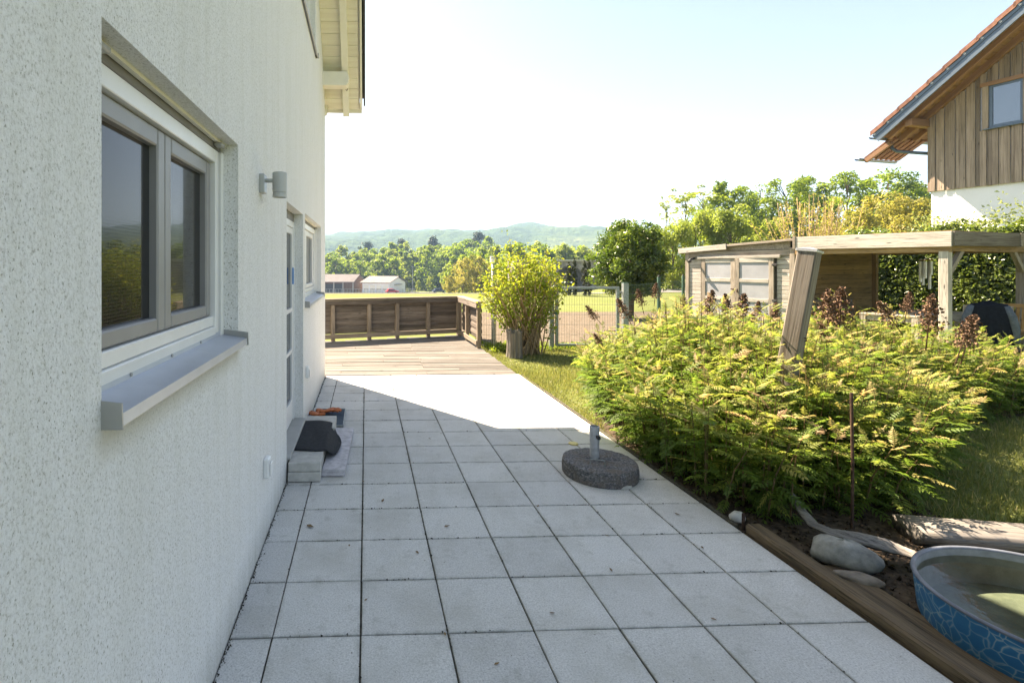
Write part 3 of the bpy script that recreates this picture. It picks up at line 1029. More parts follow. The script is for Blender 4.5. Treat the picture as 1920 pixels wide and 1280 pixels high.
        for s in (-1, 1):
            pts = [(rear + .28, h1 + .03), (rear + .42, H - .1), (L * .03, H - .1), (L * .20, h1 + .03)]
            MB().prism([(x, s * (W - .02 - .15 * (z - h1) / (H - h1)), z) for x, z in pts], (0, s * 0.015, 0)).build("side_window", 'glass', root, world_m=mw)
            MB().box((L / 2 - .2, s * .72 - .16, h1 * .62), (L / 2 - .02, s * .72 + .16, h1 * .8)).build("headlight", 'lens', root, bevel=.02, world_m=mw)
            for x in (-L * .31, L * .31):
                w = MB().tube([(x, s * (W - .2), .31), (x, s * (W + .01), .31)], .31, 16).build("wheel", 'tyre', root, world_m=mw)
                MB().tube([(x, s * (W + .0), .31), (x, s * (W + .03), .31)], .18, 12).build("rim", 'galv', w, world_m=mw)
        MB().prism([(L * .075, -W + .22, H - .04), (L * .075, W - .22, H - .04), (L * .275, W - .1, h1 + .03), (L * .275, -W + .1, h1 + .03)], (.02, 0, .02)).build("windscreen", 'glass', root, world_m=mw)
        return root
    car("parked_car", "red car parked in front of the white garage", 'car_red', (2.7, 178), 0.15, 4.6, 1.45, "cars in the car park")
    car("parked_car", "dark blue saloon parked right of the young trees", 'car_navyblue', (18.6, 172), 0.1, 4.9, 1.5, "cars in the car park")
    car("parked_car", "dark teal van parked beside the ochre trees", 'car_teal', (22.3, 148), 0.5, 4.4, 1.9, "cars in the car park", True)
    car("parked_car", "white van on the road left of the cypress columns", 'car_white', (29.3, 85.0), math.pi - 0.3, 4.4, 1.85, "cars on the road", True)


build_far_buildings()


# ------------------------------------------------------------------ the house on the left
WX = -0.62                                   # wall face
Y_END, Y_BACK = 7.75, -4.4
EAVE_Y, EAVE_Z, SLOPE = 7.94, 4.08, 0.95
RIDGE_Y = 1.7
OPEN = {'window': (1.215, 2.49, 1.345, 2.265), 'door': (4.0, 5.04, 0.16, 2.185), 'small': (5.2, 7.06, 1.30, 2.215), 'upper': (4.75, 6.28, 4.28, 5.6)}


def soffit_z(y):
    return EAVE_Z + SLOPE * (EAVE_Y - y) if y > RIDGE_Y else EAVE_Z + SLOPE * (EAVE_Y - 2 * RIDGE_Y + y)


def build_house():
    house = thing("house", (-5, 1.7, 0), "white scraped-render house filling the left side of the picture", "house")
    WO = {k: (o[0], o[1], o[2] - (0 if k == 'door' else .03), o[3]) for k, o in OPEN.items()}
    ys = sorted({Y_BACK, RIDGE_Y, Y_END} | {v for o in OPEN.values() for v in o[:2]})
    zs = sorted({-0.1} | {v for o in OPEN.values() for v in o[2:]})
    mb = MB()
    DEPTH = 0.30
    for y0, y1 in zip(ys[:-1], ys[1:]):
        ym = (y0 + y1) / 2
        holes = [o for o in WO.values() if o[0] < ym < o[1]]
        prev = -0.1
        for o in sorted(holes, key=lambda q: q[2]):
            mb.add([(WX, y0, prev), (WX, y1, prev), (WX, y1, o[2]), (WX, y0, o[2])], [(0, 1, 2, 3)])
            prev = o[3]
        mb.add([(WX, y0, prev), (WX, y1, prev), (WX, y1, soffit_z(y1)), (WX, y0, soffit_z(y0))], [(0, 1, 2, 3)])
    for y0, y1, z0, z1 in WO.values():
        X2 = WX - DEPTH
        mb.add([(WX, y0, z0), (WX, y1, z0), (WX, y1, z1), (WX, y0, z1), (X2, y0, z0), (X2, y1, z0), (X2, y1, z1), (X2, y0, z1)],
               [(0, 4, 5, 1), (1, 5, 6, 2), (2, 6, 7, 3), (3, 7, 4, 0)])
    xb = -10.0
    mb.add([(WX, Y_END, -.1), (xb, Y_END, -.1), (xb, Y_END, soffit_z(Y_END)), (WX, Y_END, soffit_z(Y_END))], [(0, 1, 2, 3)])
    mb.add([(WX, Y_BACK, -.1), (WX, Y_BACK, soffit_z(Y_BACK)), (xb, Y_BACK, soffit_z(Y_BACK)), (xb, Y_BACK, -.1)], [(0, 1, 2, 3)])
    mb.add([(xb, Y_BACK, -.1), (xb, Y_BACK, soffit_z(Y_BACK)), (xb, RIDGE_Y, soffit_z(RIDGE_Y)), (xb, Y_END, soffit_z(Y_END)), (xb, Y_END, -.1)], [(0, 1, 2, 3, 4)])
    mb.build("wall", 'stucco', house)
    # near-black sheet painted as the unlit room behind the openings
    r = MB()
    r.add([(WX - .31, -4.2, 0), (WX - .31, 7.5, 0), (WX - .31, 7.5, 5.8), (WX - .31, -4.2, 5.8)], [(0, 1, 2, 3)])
    r.build("unlit_room_sheet", 'dark', house)

    # roof: two slopes with real thickness, cream boards below, dark tiles on top
    V0 = -0.065
    roof = MB()
    ye2 = 2 * RIDGE_Y - EAVE_Y
    for ya, yb in ((EAVE_Y, RIDGE_Y), (ye2, RIDGE_Y)):
        za, zb = soffit_z(ya) + .035, soffit_z(yb) + .035
        roof.prism([(-10.5, ya, za), (V0 - .03, ya, za), (V0 - .03, yb, zb), (-10.5, yb, zb)], (0, 0, 0.2))
    rf = roof.build("roof", 'soffit2', house)
    slab = MB()
    n = 22
    Ls = (EAVE_Y + 0.06 - RIDGE_Y) / n
    for k in range(n):                        # verge tiles, stepped course by course
        y1 = EAVE_Y + 0.06 - k * Ls
        y0 = y1 - Ls - 0.05
        z1, z0 = soffit_z(min(y1, EAVE_Y)) + .235 - max(0, y1 - EAVE_Y) * SLOPE, soffit_z(y0) + .235
        m = MB().prism([(V0 - .06, y1, z1 + .045), (V0 + .055, y1, z1 + .045), (V0 + .055, y0, z0 + .02), (V0 - .06, y0, z0 + .02)], (0, 0, .04))
        m.add([(V0 + .03, y1, z1 - .07), (V0 + .055, y1, z1 - .07), (V0 + .055, y0, z0 - .09), (V0 + .03, y0, z0 - .09), (V0 + .03, y1, z1 + .045), (V0 + .055, y1, z1 + .045), (V0 + .055, y0, z0 + .02), (V0 + .03, y0, z0 + .02)],
              [(3, 2, 1, 0), (0, 1, 5, 4), (1, 2, 6, 5), (2, 3, 7, 6), (3, 0, 4, 7)])
        m.build("verge_tile", 'tile_dark', rf)
    for ya in (EAVE_Y + .05, ye2 - .05):
        s = MB()
        za, zb = soffit_z(EAVE_Y) + .245 - .03, soffit_z(RIDGE_Y) + .25
        s.prism([(-10.6, ya, za), (V0 - .065, ya, za), (V0 - .065, RIDGE_Y, zb), (-10.6, RIDGE_Y, zb)], (0, 0, .05))
        s.build("tile_covering", 'tile_dark', rf)
    # soffit boards under the verge
    y = EAVE_Y - .03
    for k in range(46):
        w = 0.118
        y0, y1 = y - w * .985, y
        if y0 < 2.2:
            break
        p0 = Vector((WX - .02, (y0 + y1) / 2, soffit_z((y0 + y1) / 2) + .018))
        p1 = p0 + Vector((-WX - .02 + V0 - .005, 0, 0))
        beam("soffit_board", p0, p1, w * .985 * math.sqrt(1 + SLOPE ** 2), .022, 'soffit', rf, up=(0, SLOPE, 1), bevel=.004)
        y -= w
    # verge rafter, bargeboard, purlin, fascia, gutter
    def slope_beam(name, x, ya, yb, w, h, dz, mat, bev=.006):
        return beam(name, (x, ya, soffit_z(ya) + dz), (x, yb, soffit_z(yb) + dz), w, h, mat, rf, up=(0, SLOPE, 1), bevel=bev)
    slope_beam("verge_rafter", -.305, EAVE_Y - .0, RIDGE_Y + .2, .095, .12, -.052, 'soffit2')
    slope_beam("bargeboard", V0 - .008, EAVE_Y + .0, RIDGE_Y + .1, .03, .2, .07, 'soffit2')
    py = 7.42
    pz = soffit_z(py) - .20
    prof = [(0, -.1), (0, .1), (.40, .1), (.40, .075), (.425, .06), (.415, .03), (.435, .0), (.415, -.03), (.425, -.055), (.385, -.1)]
    MB().prism([(WX - .05 + x, py - .09, pz + z) for x, z in prof], (0, .18, 0)).build("purlin", 'soffit2', house, bevel=.005)
    MB().tube([(-.30, py + .12, pz + .03), (-.30, py + .14, pz - .08), (-.285, py + .14, pz - .1), (-.27, py + .14, pz - .07)], .006, 6).build("hook", 'rust', house)
    beam("fascia", (-10.4, EAVE_Y + .012, EAVE_Z + .06), (V0, EAVE_Y + .012, EAVE_Z + .06), .024, .16, 'soffit2', house, up=(0, 0, 1))
    g = MB()
    arc = [(EAVE_Y + .095 + .065 * math.cos(a), EAVE_Z + .075 + .065 * math.sin(a)) for a in np.linspace(math.pi, 2 * math.pi, 10)]
    inner = [(EAVE_Y + .095 + .058 * math.cos(a), EAVE_Z + .075 + .058 * math.sin(a)) for a in np.linspace(2 * math.pi, math.pi, 10)]
    g.prism([(-10.4, a, b) for a, b in arc + inner], (10.4 + V0, 0, 0))
    g.build("gutter", 'soffit2', house)
    MB().prism([(V0, a, b) for a, b in arc], (.004, 0, 0)).build("gutter_end", 'soffit2', house)
    MB().tube([(-.62, 7.92, 4.19), (-.64, 7.86, 4.02), (-.70, 7.82, 3.9), (-.72, 7.82, 0)], .045, 12).build("downpipe", 'soffit2', house, smooth=True)

    # ---------------- kitchen window
    def window(name, o, sashes, sill_out, xf=-.70, label=None, glass='screenglass', sashmat='sash', shutter=True):
        y0, y1, z0, z1 = o
        w = link(name, None, None, house, Matrix.Translation((xf, (y0 + y1) / 2, z0)))
        if label:
            w["label"] = label
        zt = z1 - .045 if shutter else z1
        gr = .036
        for (a, b, c, d, nm) in ((y0, y0 + gr, z0, zt, "guide_rail"), (y1 - gr, y1, z0, zt, "guide_rail")):
            MB().box((xf - .05, a, c), (xf + .012, b, d)).build(nm, 'whiteplastic', w, bevel=.003)
        f = MB()
        a, b = y0 + gr + .012, y1 - gr - .012
        fb, ft, fs = .10, .06, .048
        f.box((xf - .07, a, z0), (xf, a + fs, zt)).box((xf - .07, b - fs, z0), (xf, b, zt))
        f.box((xf - .07, a + fs, zt - ft), (xf - .001, b - fs, zt)).box((xf - .07, a + fs, z0), (xf + .001, b - fs, z0 + fb * .52)).box((xf - .07, a + fs, z0 + fb * .54), (xf - .012, b - fs, z0 + fb))
        f.build("frame", 'whiteplastic', w, bevel=.003)
        if shutter:
            MB().box((xf - .06, y0, zt + .004), (xf - .004, y1, z1 + .1)).build("shutter_bar", 'shutter', w, bevel=.003)
            MB().box((xf - .0, y0, z1 - .014), (xf + .018, y1, z1 - .001)).build("shutter_box_edge", 'soffit2', w)
            for yy in (y0 + .11, y1 - .09):
                MB().box((xf - .002, yy - .03, zt + .012), (xf + .035, yy + .03, zt + .03)).build("stopper", 'alu_grey', w, bevel=.004)
        ia, ib, iz0, iz1 = a + fs + .004, b - fs - .004, z0 + fb + .004, zt - ft - .004
        n = sashes
        for k in range(n):
            sa, sb = ia + (ib - ia) * k / n, ia + (ib - ia) * (k + 1) / n
            s = MB()
            q = .062 if n > 1 else .06
            for lo, hi in (((sa, iz0), (sa + q, iz1)), ((sb - q, iz0), (sb, iz1)), ((sa + q, iz0), (sb - q, iz0 + q * .8)), ((sa + q, iz1 - q), (sb - q, iz1))):
                s.box((xf - .075, lo[0] + .0015, lo[1]), (xf - .022, hi[0] - .0015, hi[1]))
            so = s.build("sash", sashmat, w, bevel=.006)
            MB().box((xf - .064, sa + q - .004, iz0 + q * .8 - .004), (xf - .052, sb - q + .004, iz1 - q + .004)).build("pane", glass, so)
        # sill: sheet with a turned-up back, turned-down front and end caps
        s = MB()
        xo = WX + sill_out
        s.add([(xf, y0 + .003, z0 + .022), (xf, y1 - .003, z0 + .022), (xf + .004, y1 - .003, z0 + .002), (xf + .004, y0 + .003, z0 + .002),
               (xo, y0 + .003, z0 - .016), (xo, y1 - .003, z0 - .016), (xo + .003, y0 + .003, z0 - .045), (xo + .003, y1 - .003, z0 - .045), (xo - .012, y0 + .003, z0 - .047), (xo - .012, y1 - .003, z0 - .047)],
              [(0, 3, 2, 1), (3, 4, 5, 2), (4, 6, 7, 5), (6, 8, 9, 7)])
        so = s.build("sill", 'alu', w)
        so.modifiers.new("thick", 'SOLIDIFY').thickness = .002
        for yy in (y0 - .003, y1 - .001):
            c = MB().prism([(xf, yy, z0 + .028), (xo + .006, yy, z0 + .012), (xo + .008, yy, z0 - .05), (WX - .002, yy, z0 - .05), (WX - .002, yy, z0 - .02), (xf, yy, z0 - .01)], (0, .005, 0))
            c.build("sill_cap", 'alu_grey', so)
        for k in range(3):
            yy = y0 + (y1 - y0) * (.25 + .25 * k)
            MB().tube([(xf + .001, yy, z0 + .012), (xf + .006, yy, z0 + .012)], .006, 8).build("screw", 'alu_grey', so)
        return w
    window("window", OPEN['window'], 2, .042, label="two-pane window with grey insect screens and aluminium sill")
    window("window", OPEN['small'], 2, .042, label="farther white window beside the house corner", glass='glass', sashmat='whiteplastic')
    window("window", OPEN['upper'], 1, .035, label="upstairs window cut by the top edge", glass='glass', sashmat='whiteplastic', shutter=False)
    # lining strip down the lower edge of the upper window
    # ---------------- terrace door
    y0, y1, z0, z1 = OPEN['door']
    xf = -.705
    d = link("door", None, None, house, Matrix.Translation((xf, y0, z0)))
    d["label"] = "glazed terrace door with white bars"
    f = MB()
    f.box((xf - .07, y0, z0), (xf, y0 + .05, z1 - .08)).box((xf - .07, y1 - .05, z0), (xf, y1, z1 - .08)).box((xf - .07, y0 + .05, z1 - .14), (xf - .001, y1 - .05, z1 - .08))
    f.build("frame", 'whiteplastic', d, bevel=.003)
    MB().box((xf - .06, y0, z1 - .078), (xf - .005, y1, z1 + .06)).build("shutter_bar", 'shutter', d)
    s = MB()
    a, b, c, e = y0 + .054, y1 - .054, z0 + .03, z1 - .144
    for lo, hi in (((a, c), (a + .05, e)), ((b - .05, c), (b, e)), ((a + .05, c), (b - .05, c + .2)), ((a + .05, e - .06), (b - .05, e)), ((a + .05, .84), (b - .05, .875)), ((a + .05, 1.235), (b - .05, 1.275))):
        s.box((xf - .05, lo[0], lo[1]), (xf - .008, hi[0], hi[1]))
    so = s.build("sash", 'whiteplastic', d, bevel=.003)
    for lo, hi in ((c + .2, .84), (.875, 1.235), (1.275, e - .06)):
        MB().box((xf - .036, a + .05, lo), (xf - .026, b - .05, hi)).build("pane", 'glass', so)
    MB().box((xf - .008, b - .042, 1.50), (xf + .004, b - .012, 1.66)).build("blue_tape", 'blue', d)
    MB().box((xf - .1, y0, z0 - .002), (WX + .03, y1, z0 + .022)).build("threshold", 'alu_grey', d, bevel=.004)
    # ---------------- wall lamp, sockets
    lamp = thing("wall_lamp", (WX, 3.02, 2.15), "grey cylinder down-light on the wall left of the door", "lamp")
    MB().box((WX - .002, 2.975, 2.105), (WX + .03, 3.055, 2.215)).build("mount", 'lampgrey', lamp, bevel=.004)
    MB().tube([(WX + .03, 3.015, 2.18), (WX + .075, 3.015, 2.18)], .012, 10).build("arm", 'lampgrey', lamp)
    cyl = MB().lathe([(0, .145), (.040, .145), (.042, .142), (.042, .03), (.039, .028), (.039, .022), (.042, .02), (.042, .0), (.036, 0)], 28, (WX + .112, 3.015, 2.082)).build("shade", 'lampgrey', lamp, smooth=False)
    MB().lathe([(0, .006), (.036, .004), (.0365, .0)], 28, (WX + .112, 3.015, 2.082)).build("lens", 'lens', lamp)
    for (yy, zz, lb) in ((3.13, .45, "white outdoor socket box low on the wall near the steps"), (5.28, .58, "small white socket box low on the wall past the door")):
        so = thing("wall_socket", (WX, yy, zz), lb, "socket")
        MB().box((WX - .002, yy - .038, zz - .06), (WX + .035, yy + .038, zz + .06)).build("housing", 'whiteplastic', so, bevel=.008)
        MB().box((WX + .036, yy - .03, zz - .05), (WX + .046, yy + .03, zz + .03)).build("flap", 'whiteplastic', so, bevel=.005)


build_house()


# ------------------------------------------------------------------ terrace paving
X_EDGE = 2.376


def build_patio():
    base = MB().box((WX + .0, -4.4, -.06), (X_EDGE + .01, 7.79, -.011)).build("patio_pavement", 'joint')
    structure(base)
    r = random.Random(5)
    cols = [(-.619, -.424)] + [(-.424 + .4 * k, -.024 + .4 * k) for k in range(7)]
    rows = [(.315 + .4 * k, .715 + .4 * k) for k in range(18)] + [(7.515, 7.785)]
    cache = {}
    for (x0, x1) in cols:
        for (y0, y1) in rows:
            g = .004
            sx, sy = x1 - x0 - 2 * g, y1 - y0 - 2 * g
            key = (round(sx, 3), round(sy, 3))
            if key not in cache:
                a, b, ch = sx / 2, sy / 2, .003
                V = [(-a, -b, -.02), (a, -b, -.02), (a, b, -.02), (-a, b, -.02), (-a, -b, -ch), (a, -b, -ch), (a, b, -ch), (-a, b, -ch),
                     (-a + ch, -b + ch, 0), (a - ch, -b + ch, 0), (a - ch, b - ch, 0), (-a + ch, b - ch, 0)]
                F = [(0, 1, 5, 4), (1, 2, 6, 5), (2, 3, 7, 6), (3, 0, 4, 7), (4, 5, 9, 8), (5, 6, 10, 9), (6, 7, 11, 10), (7, 4, 8, 11), (8, 9, 10, 11)]
                me = bpy.data.meshes.new("paver")
                me.from_pydata(V, [], F)
                me.update()
                me.materials.append(M['paver'])
                cache[key] = me
            mw = Matrix.Translation(((x0 + x1) / 2 + r.gauss(0, .0007), (y0 + y1) / 2 + r.gauss(0, .0007), r.uniform(-.0016, .0012))) @ Matrix.Rotation(r.gauss(0, .0018), 4, 'X') @ Matrix.Rotation(r.gauss(0, .0018), 4, 'Y') @ Matrix.Rotation(r.gauss(0, .0012), 4, 'Z')
            link("paver", cache[key], None, base, mw)
    q = np.random.default_rng(17)
    n = 3200
    P = np.zeros((n, 3))
    half = n // 2
    P[:half, 0] = q.choice([c[0] for c in cols] + [X_EDGE], half) + q.normal(0, .0022, half)
    P[:half, 1] = q.uniform(1.2, 7.7, half)
    P[half:, 1] = q.choice([c[0] for c in rows], n - half) + q.normal(0, .0022, n - half)
    P[half:, 0] = q.uniform(-.6, X_EDGE, n - half)
    keep = np.sin(P[:, 0] * 3.1 + 1) + np.sin(P[:, 1] * 2.3) + np.sin(P[:, 0] * 9 + P[:, 1] * 7) + q.normal(0, .8, n) > .4
    edge = np.stack([np.full(900, WX + .006) + np.abs(q.normal(0, .008, 900)), q.uniform(1.2, 7.7, 900), np.zeros(900)], -1)
    P = np.concatenate([P[keep], edge])
    N = rand_unit(len(P), q) + np.array([0, 0, .7])
    N /= np.linalg.norm(N, axis=1, keepdims=True)
    P[:, 2] = q.uniform(-.002, .003, len(P))
    V, F = leaf_cards(P, N, q.uniform(.005, .015, len(P)), q, .8, .3)
    tag(link("joint_moss", fastmesh("joint_moss", V, F), 'joint'), "dark moss and grit caught in the paving joints", "moss", kind="stuff")


build_patio()


# ------------------------------------------------------------------ wooden deck and its railing
RAIL_A, RAIL_B, RAIL_C = Vector((-3.6, 10.40, 0)), Vector((2.27, 12.20, 0)), Vector((2.31, 10.20, 0))


def build_deck():
    deck = thing("wooden_deck", (-.5, 10, 0), "weathered grey board deck beyond the paved terrace", "deck")
    r = random.Random(9)
    y = 7.80
    k = 0
    while y < 12.1:
        w = .138
        yc = y + w / 2
        xs = -3.6 if yc < 10.4 else RAIL_A.x + (yc - RAIL_A.y) * (RAIL_B.x - RAIL_A.x) / (RAIL_B.y - RAIL_A.y)
        xe = 2.34 + r.uniform(-.012, .012)
        xj = (.95, -.3, 1.5, .35)[k % 4] + r.uniform(-.1, .1) if k % 3 else .95
        segs = [(xs, xj), (xj + .004, xe)] if xs < xj - .2 else [(xs, xe)]
        for a, b in segs:
            if b - a < .1:
                continue
            z = .006 + r.uniform(-.003, .003)
            beam("board", (a, yc, z - .013 + r.gauss(0, .001)), (b, yc + r.gauss(0, .002), z - .013), w - .011 + r.uniform(-.005, .002), .026, 'deck', deck, bevel=.004)
        y += .1455
        k += 1
    for x in (-3, -1.8, -.6, .6, 1.8, 2.28):
        beam("joist", (x, 7.82, -.05), (x, min(12.0, RAIL_A.y + (x - RAIL_A.x) * .3066), -.05), .06, .06, 'rail', deck)

    def railing(name, label, A, B, posts, top_z, slat_side, capmat):
        d = (B - A)
        L = d.length
        x = d / L
        nrm = Vector((x.y, -x.x, 0)) * slat_side          # towards the deck
        root = thing(name, (A + B) / 2, label, "railing", "railings around the deck")
        for p in posts:
            q = A + x * (p * L)
            beam("post", q + nrm * .02 + Vector((0, 0, .005)), q + nrm * .02 + Vector((0, 0, top_z - .05)), .085, .075, 'rail_top', root, up=nrm)
        beam("top_rail", A + Vector((0, 0, top_z - .022)), B + Vector((0, 0, top_z - .022)), .17, .04, 'rail_top', root)
        beam("upper_rail", A + nrm * .065 + Vector((0, 0, top_z - .092)), B + nrm * .065 + Vector((0, 0, top_z - .092)), .03, .095, 'rail', root)
        beam("lower_rail", A + nrm * .065 + Vector((0, 0, .115)), B + nrm * .065 + Vector((0, 0, .115)), .035, .095, 'rail_top', root)
        n = 10
        rr = random.Random(int(L * 100))
        for i in range(len(posts) - 1):
            a, b = A + x * (posts[i] * L + .02), A + x * (posts[i + 1] * L - .02)
            for k in range(n):
                z = .195 + k * (top_z - .335) / (n - 1)
                dp = nrm * (.035 if k % 2 else .046)
                beam("slat", a - dp + Vector((0, 0, z + rr.gauss(0, .003))), b - dp + Vector((0, 0, z + rr.gauss(0, .003))), .020, .076 + rr.uniform(-.003, .002), 'rail', root, bevel=.003)
        return root
    L = (RAIL_B - RAIL_A).length
    railing("deck_railing", "brown slatted wooden railing along the far edge of the deck", RAIL_A, RAIL_B, [0, .2, .35, .488, .625, .735, .862, .992], .95, 1, 'rail_top')
    rl = railing("deck_railing", "short slatted railing running along the deck's right side", RAIL_B, RAIL_C, [.05, .45, .985], .955, 1, 'rail_top')


build_deck()


# ------------------------------------------------------------------ things on the terrace
def build_terrace_things():
    # step of concrete slabs by the door
    r = random.Random(3)
    spots = [((-.605, 3.97), (-.352, 4.40), "nearest"), ((-.605, 4.405), (-.345, 4.83), "middle"), ((-.60, 4.835), (-.30, 5.22), "farthest")]
    for i, ((x0, y0), (x1, y1), w) in enumerate(spots):
        for lv in range(2):
            off = (-.012 if lv == 0 else .004) if i == 0 else r.uniform(-.008, .008)
            z0 = .004 + lv * .072
            o = MB().box((-(x1 - x0) / 2, -(y1 - y0) / 2, 0), ((x1 - x0) / 2, (y1 - y0) / 2, .070)).build("concrete_slab", 'concrete', None, bevel=.005,
                world_m=Matrix.Translation(((x0 + x1) / 2, (y0 + y1) / 2 + off, z0)) @ Matrix.Rotation(r.uniform(-.012, .012), 4, 'Z'))
            tag(o, f"{('lower', 'upper')[lv]} pale concrete slab of the {w} stack at the door", "slab", "slabs of the door step")
    for lv in range(2):
        o = beam("grey_plank", (-.262 + .004 * lv, 4.05 + .004 * lv, .018 + lv * .028), (-.215, 5.10, .018 + lv * .028), .185, .026, 'plank', None, bevel=.004)
        tag(o, f"{('lower', 'upper')[lv]} smooth grey plank stacked beside the door step", "plank", "planks beside the step")
    # rubber mat drooping over the step
    n, m = 30, 26
    V, F = [], []
    for j in range(m):
        for i in range(n):
            s, t = i / (n - 1), j / (m - 1)
            X = -.60 + s * .42
            half = .40 if s < .45 else .40 * math.sqrt(max(0, 1 - ((s - .45) / .56) ** 2)) * .98 + .006
            Y = 4.63 - .05 * s + (t - .5) * 2 * half + .0
            e = -.335
            z = .158 + .004 * math.sin(9 * s + 5 * t)
            if X > e:
                q = X - e
                z = .158 - .09 * min(1, (q / .09) ** 1.2) + .02 * math.sin(3 * t + 1) * min(1, q * 8)
                X = e + q * .72
                z = max(z, .063 + .006)
            V.append((X, Y, z))
    F = [(j * n + i, j * n + i + 1, (j + 1) * n + i + 1, (j + 1) * n + i) for j in range(m - 1) for i in range(n - 1)]
    me = fastmesh("rubber_mat", V, F)
    me.polygons.foreach_set("use_smooth", [True] * len(me.polygons))
    o = link("rubber_mat", me, 'rubber')
    o.modifiers.new("thick", 'SOLIDIFY').thickness = .007
    tag(o, "black half-round rubber doormat draped over the door step", "doormat")
    # metal boot grate with a rim
    g = thing("boot_grate", (-.35, 5.55, 0), "dark expanded-metal boot grate behind the door step", "grate")
    x0, x1, y0, y1 = -.575, -.235, 5.24, 5.85
    for a, b in (((x0, y0), (x1, y0)), ((x1, y0), (x1, y1)), ((x1, y1), (x0, y1)), ((x0, y1), (x0, y0))):
        beam("rim", (*a, .022), (*b, .022), .008, .036, 'galv', g, bevel=.001)
    mesh = MB()
    for k in range(-34, 36):
        for sg in (-1, 1):
            c = (x0 + x1) / 2 + k * .018
            pts = []
            ya, yb = y0, y1
            xa, xb = c - sg * .30, c + sg * .30
            t0 = max(0, min((x0 - xa) / (xb - xa), (x1 - xa) / (xb - xa)))
            t1 = min(1, max((x0 - xa) / (xb - xa), (x1 - xa) / (xb - xa)))
            if t1 - t0 > .03:
                p = (xa + (xb - xa) * t0, ya + (yb - ya) * t0, .030)
                q = (xa + (xb - xa) * t1, ya + (yb - ya) * t1, .030)
                mesh.tube([p, q], .0024, 4, False)
    tag(mesh.build("wire_mesh", 'anthracite', g), kind="stuff")
    MB().box((x0, y0, .003), (x1, y1, .008)).build("tray", 'dark', g)
    # a pair of gloves thrown on the grate: palm plus five fingers each, and a cloth
    def glove(name, label, at, rot, z, flip, sc=1.0, lift=0.0):
        mw = Matrix.Translation((at[0], at[1], z)) @ Matrix.Rotation(rot, 4, 'Z') @ Matrix.Rotation(lift, 4, 'Y') @ Matrix.Scale(sc, 4)
        root = link(name, None, world_m=mw)
        tag(root, label, "glove", "gloves on the grate")
        b = MB()
        rings = [(-.12, .040, .021), (-.09, .042, .020), (-.05, .035, .017), (0, .045, .018), (.05, .048, .016), (.085, .045, .012)]
        n = 14
        vs = [(x, w * math.cos(2 * math.pi * k / n), .024 + hh * math.sin(2 * math.pi * k / n) + .008 * math.sin(x * 40)) for x, w, hh in rings for k in range(n)]
        fs = [(i * n + k, i * n + (k + 1) % n, (i + 1) * n + (k + 1) % n, (i + 1) * n + k) for i in range(len(rings) - 1) for k in range(n)] + [tuple(range(n))[::-1], tuple((len(rings) - 1) * n + k for k in range(n))]
        b.add(vs, fs)
        b.build("palm", 'orange', root, smooth=True, world_m=mw)
        for k, (yy, L) in enumerate(((-.034, .07), (-.011, .085), (.012, .082), (.034, .062))):
            MB().tube([(.07, yy, .026), (.07 + L * .5, yy * 1.15, .034), (.07 + L * .9, yy * 1.2, .022), (.07 + L, yy * 1.2, .016)], [.013, .012, .011, .005], 9).build("finger", 'orange', root, smooth=True, world_m=mw)
        MB().tube([(-.01, flip * .036, .024), (.03, flip * .068, .03), (.062, flip * .076, .022), (.07, flip * .077, .02)], [.015, .013, .011, .005], 9).build("thumb", 'orange', root, smooth=True, world_m=mw)
    glove("work_glove", "bright orange work glove lying over the boot grate, right one", (-.42, 5.66), -.35, .045, 1, 1.05, -.12)
    glove("work_glove", "faded orange work glove nearer the wall on the boot grate", (-.545, 5.52), 2.4, .05, -1, 1.0, .1)
    C = MB()
    n, m = 14, 10
    V = [(-.56 + .22 * i / (n - 1), 5.30 + .17 * j / (m - 1) + .02 * math.sin(i), .045 + .022 * math.sin(i * .9 + j * .7) * math.cos(j * .8) + .012) for j in range(m) for i in range(n)]
    F = [(j * n + i, j * n + i + 1, (j + 1) * n + i + 1, (j + 1) * n + i) for j in range(m - 1) for i in range(n - 1)]
    o = link("crumpled_cloth", fastmesh("crumpled_cloth", V, F), 'greencloth')
    o.modifiers.new("thick", 'SOLIDIFY').thickness = .004
    tag(o, "dark green crumpled cloth under the orange gloves", "cloth")

    # parasol foot
    px_, py_ = 1.885, 4.03
    ps = thing("parasol_base", (px_, py_, 0), "round dark concrete parasol base with a grey tube", "parasol base")
    rr = random.Random(4)
    n = 56
    prof = [(.284, 0), (.288, .012), (.288, .072), (.283, .076), (.283, .100), (.278, .110), (.270, .114), (.2, .116), (.1, .115), (.0, .116)]
    vs, fs = [], []
    for ri, (q, z) in enumerate(prof):
        for k in range(n):
            a = 2 * math.pi * k / n
            w = 1 + .008 * math.sin(3 * a + 1) + rr.gauss(0, .003)
            vs.append((px_ + q * w * math.cos(a), py_ + q * w * math.sin(a), z + (rr.gauss(0, .0025) if z > .02 else 0)))
    fs = [(i * n + k, i * n + (k + 1) % n, (i + 1) * n + (k + 1) % n, (i + 1) * n + k) for i in range(len(prof) - 1) for k in range(n)]
    MB().add(vs, fs).build("disc", 'parasol', ps, smooth=False)
    MB().lathe([(.036, .12), (.036, .245), (.0385, .247), (.0385, .37), (.034, .372), (.034, .25)], 24, (px_ - .02, py_ + .05, 0)).build("tube", 'capmetal', ps, smooth=False)
    MB().tube([(px_ - .02, py_ + .013, .30), (px_ - .02, py_ - .012, .30), (px_ - .02, py_ - .014, .30), (px_ - .02, py_ - .03, .30)], [.006, .006, .016, .016], 10).build("clamp_screw", 'dark', ps)
    MB().lathe([(.0, .33), (.034, .33)], 24, (px_ - .02, py_ + .05, 0)).build("tube_shade_disc", 'dark', ps)  # near-black disc painted as the shade down the tube
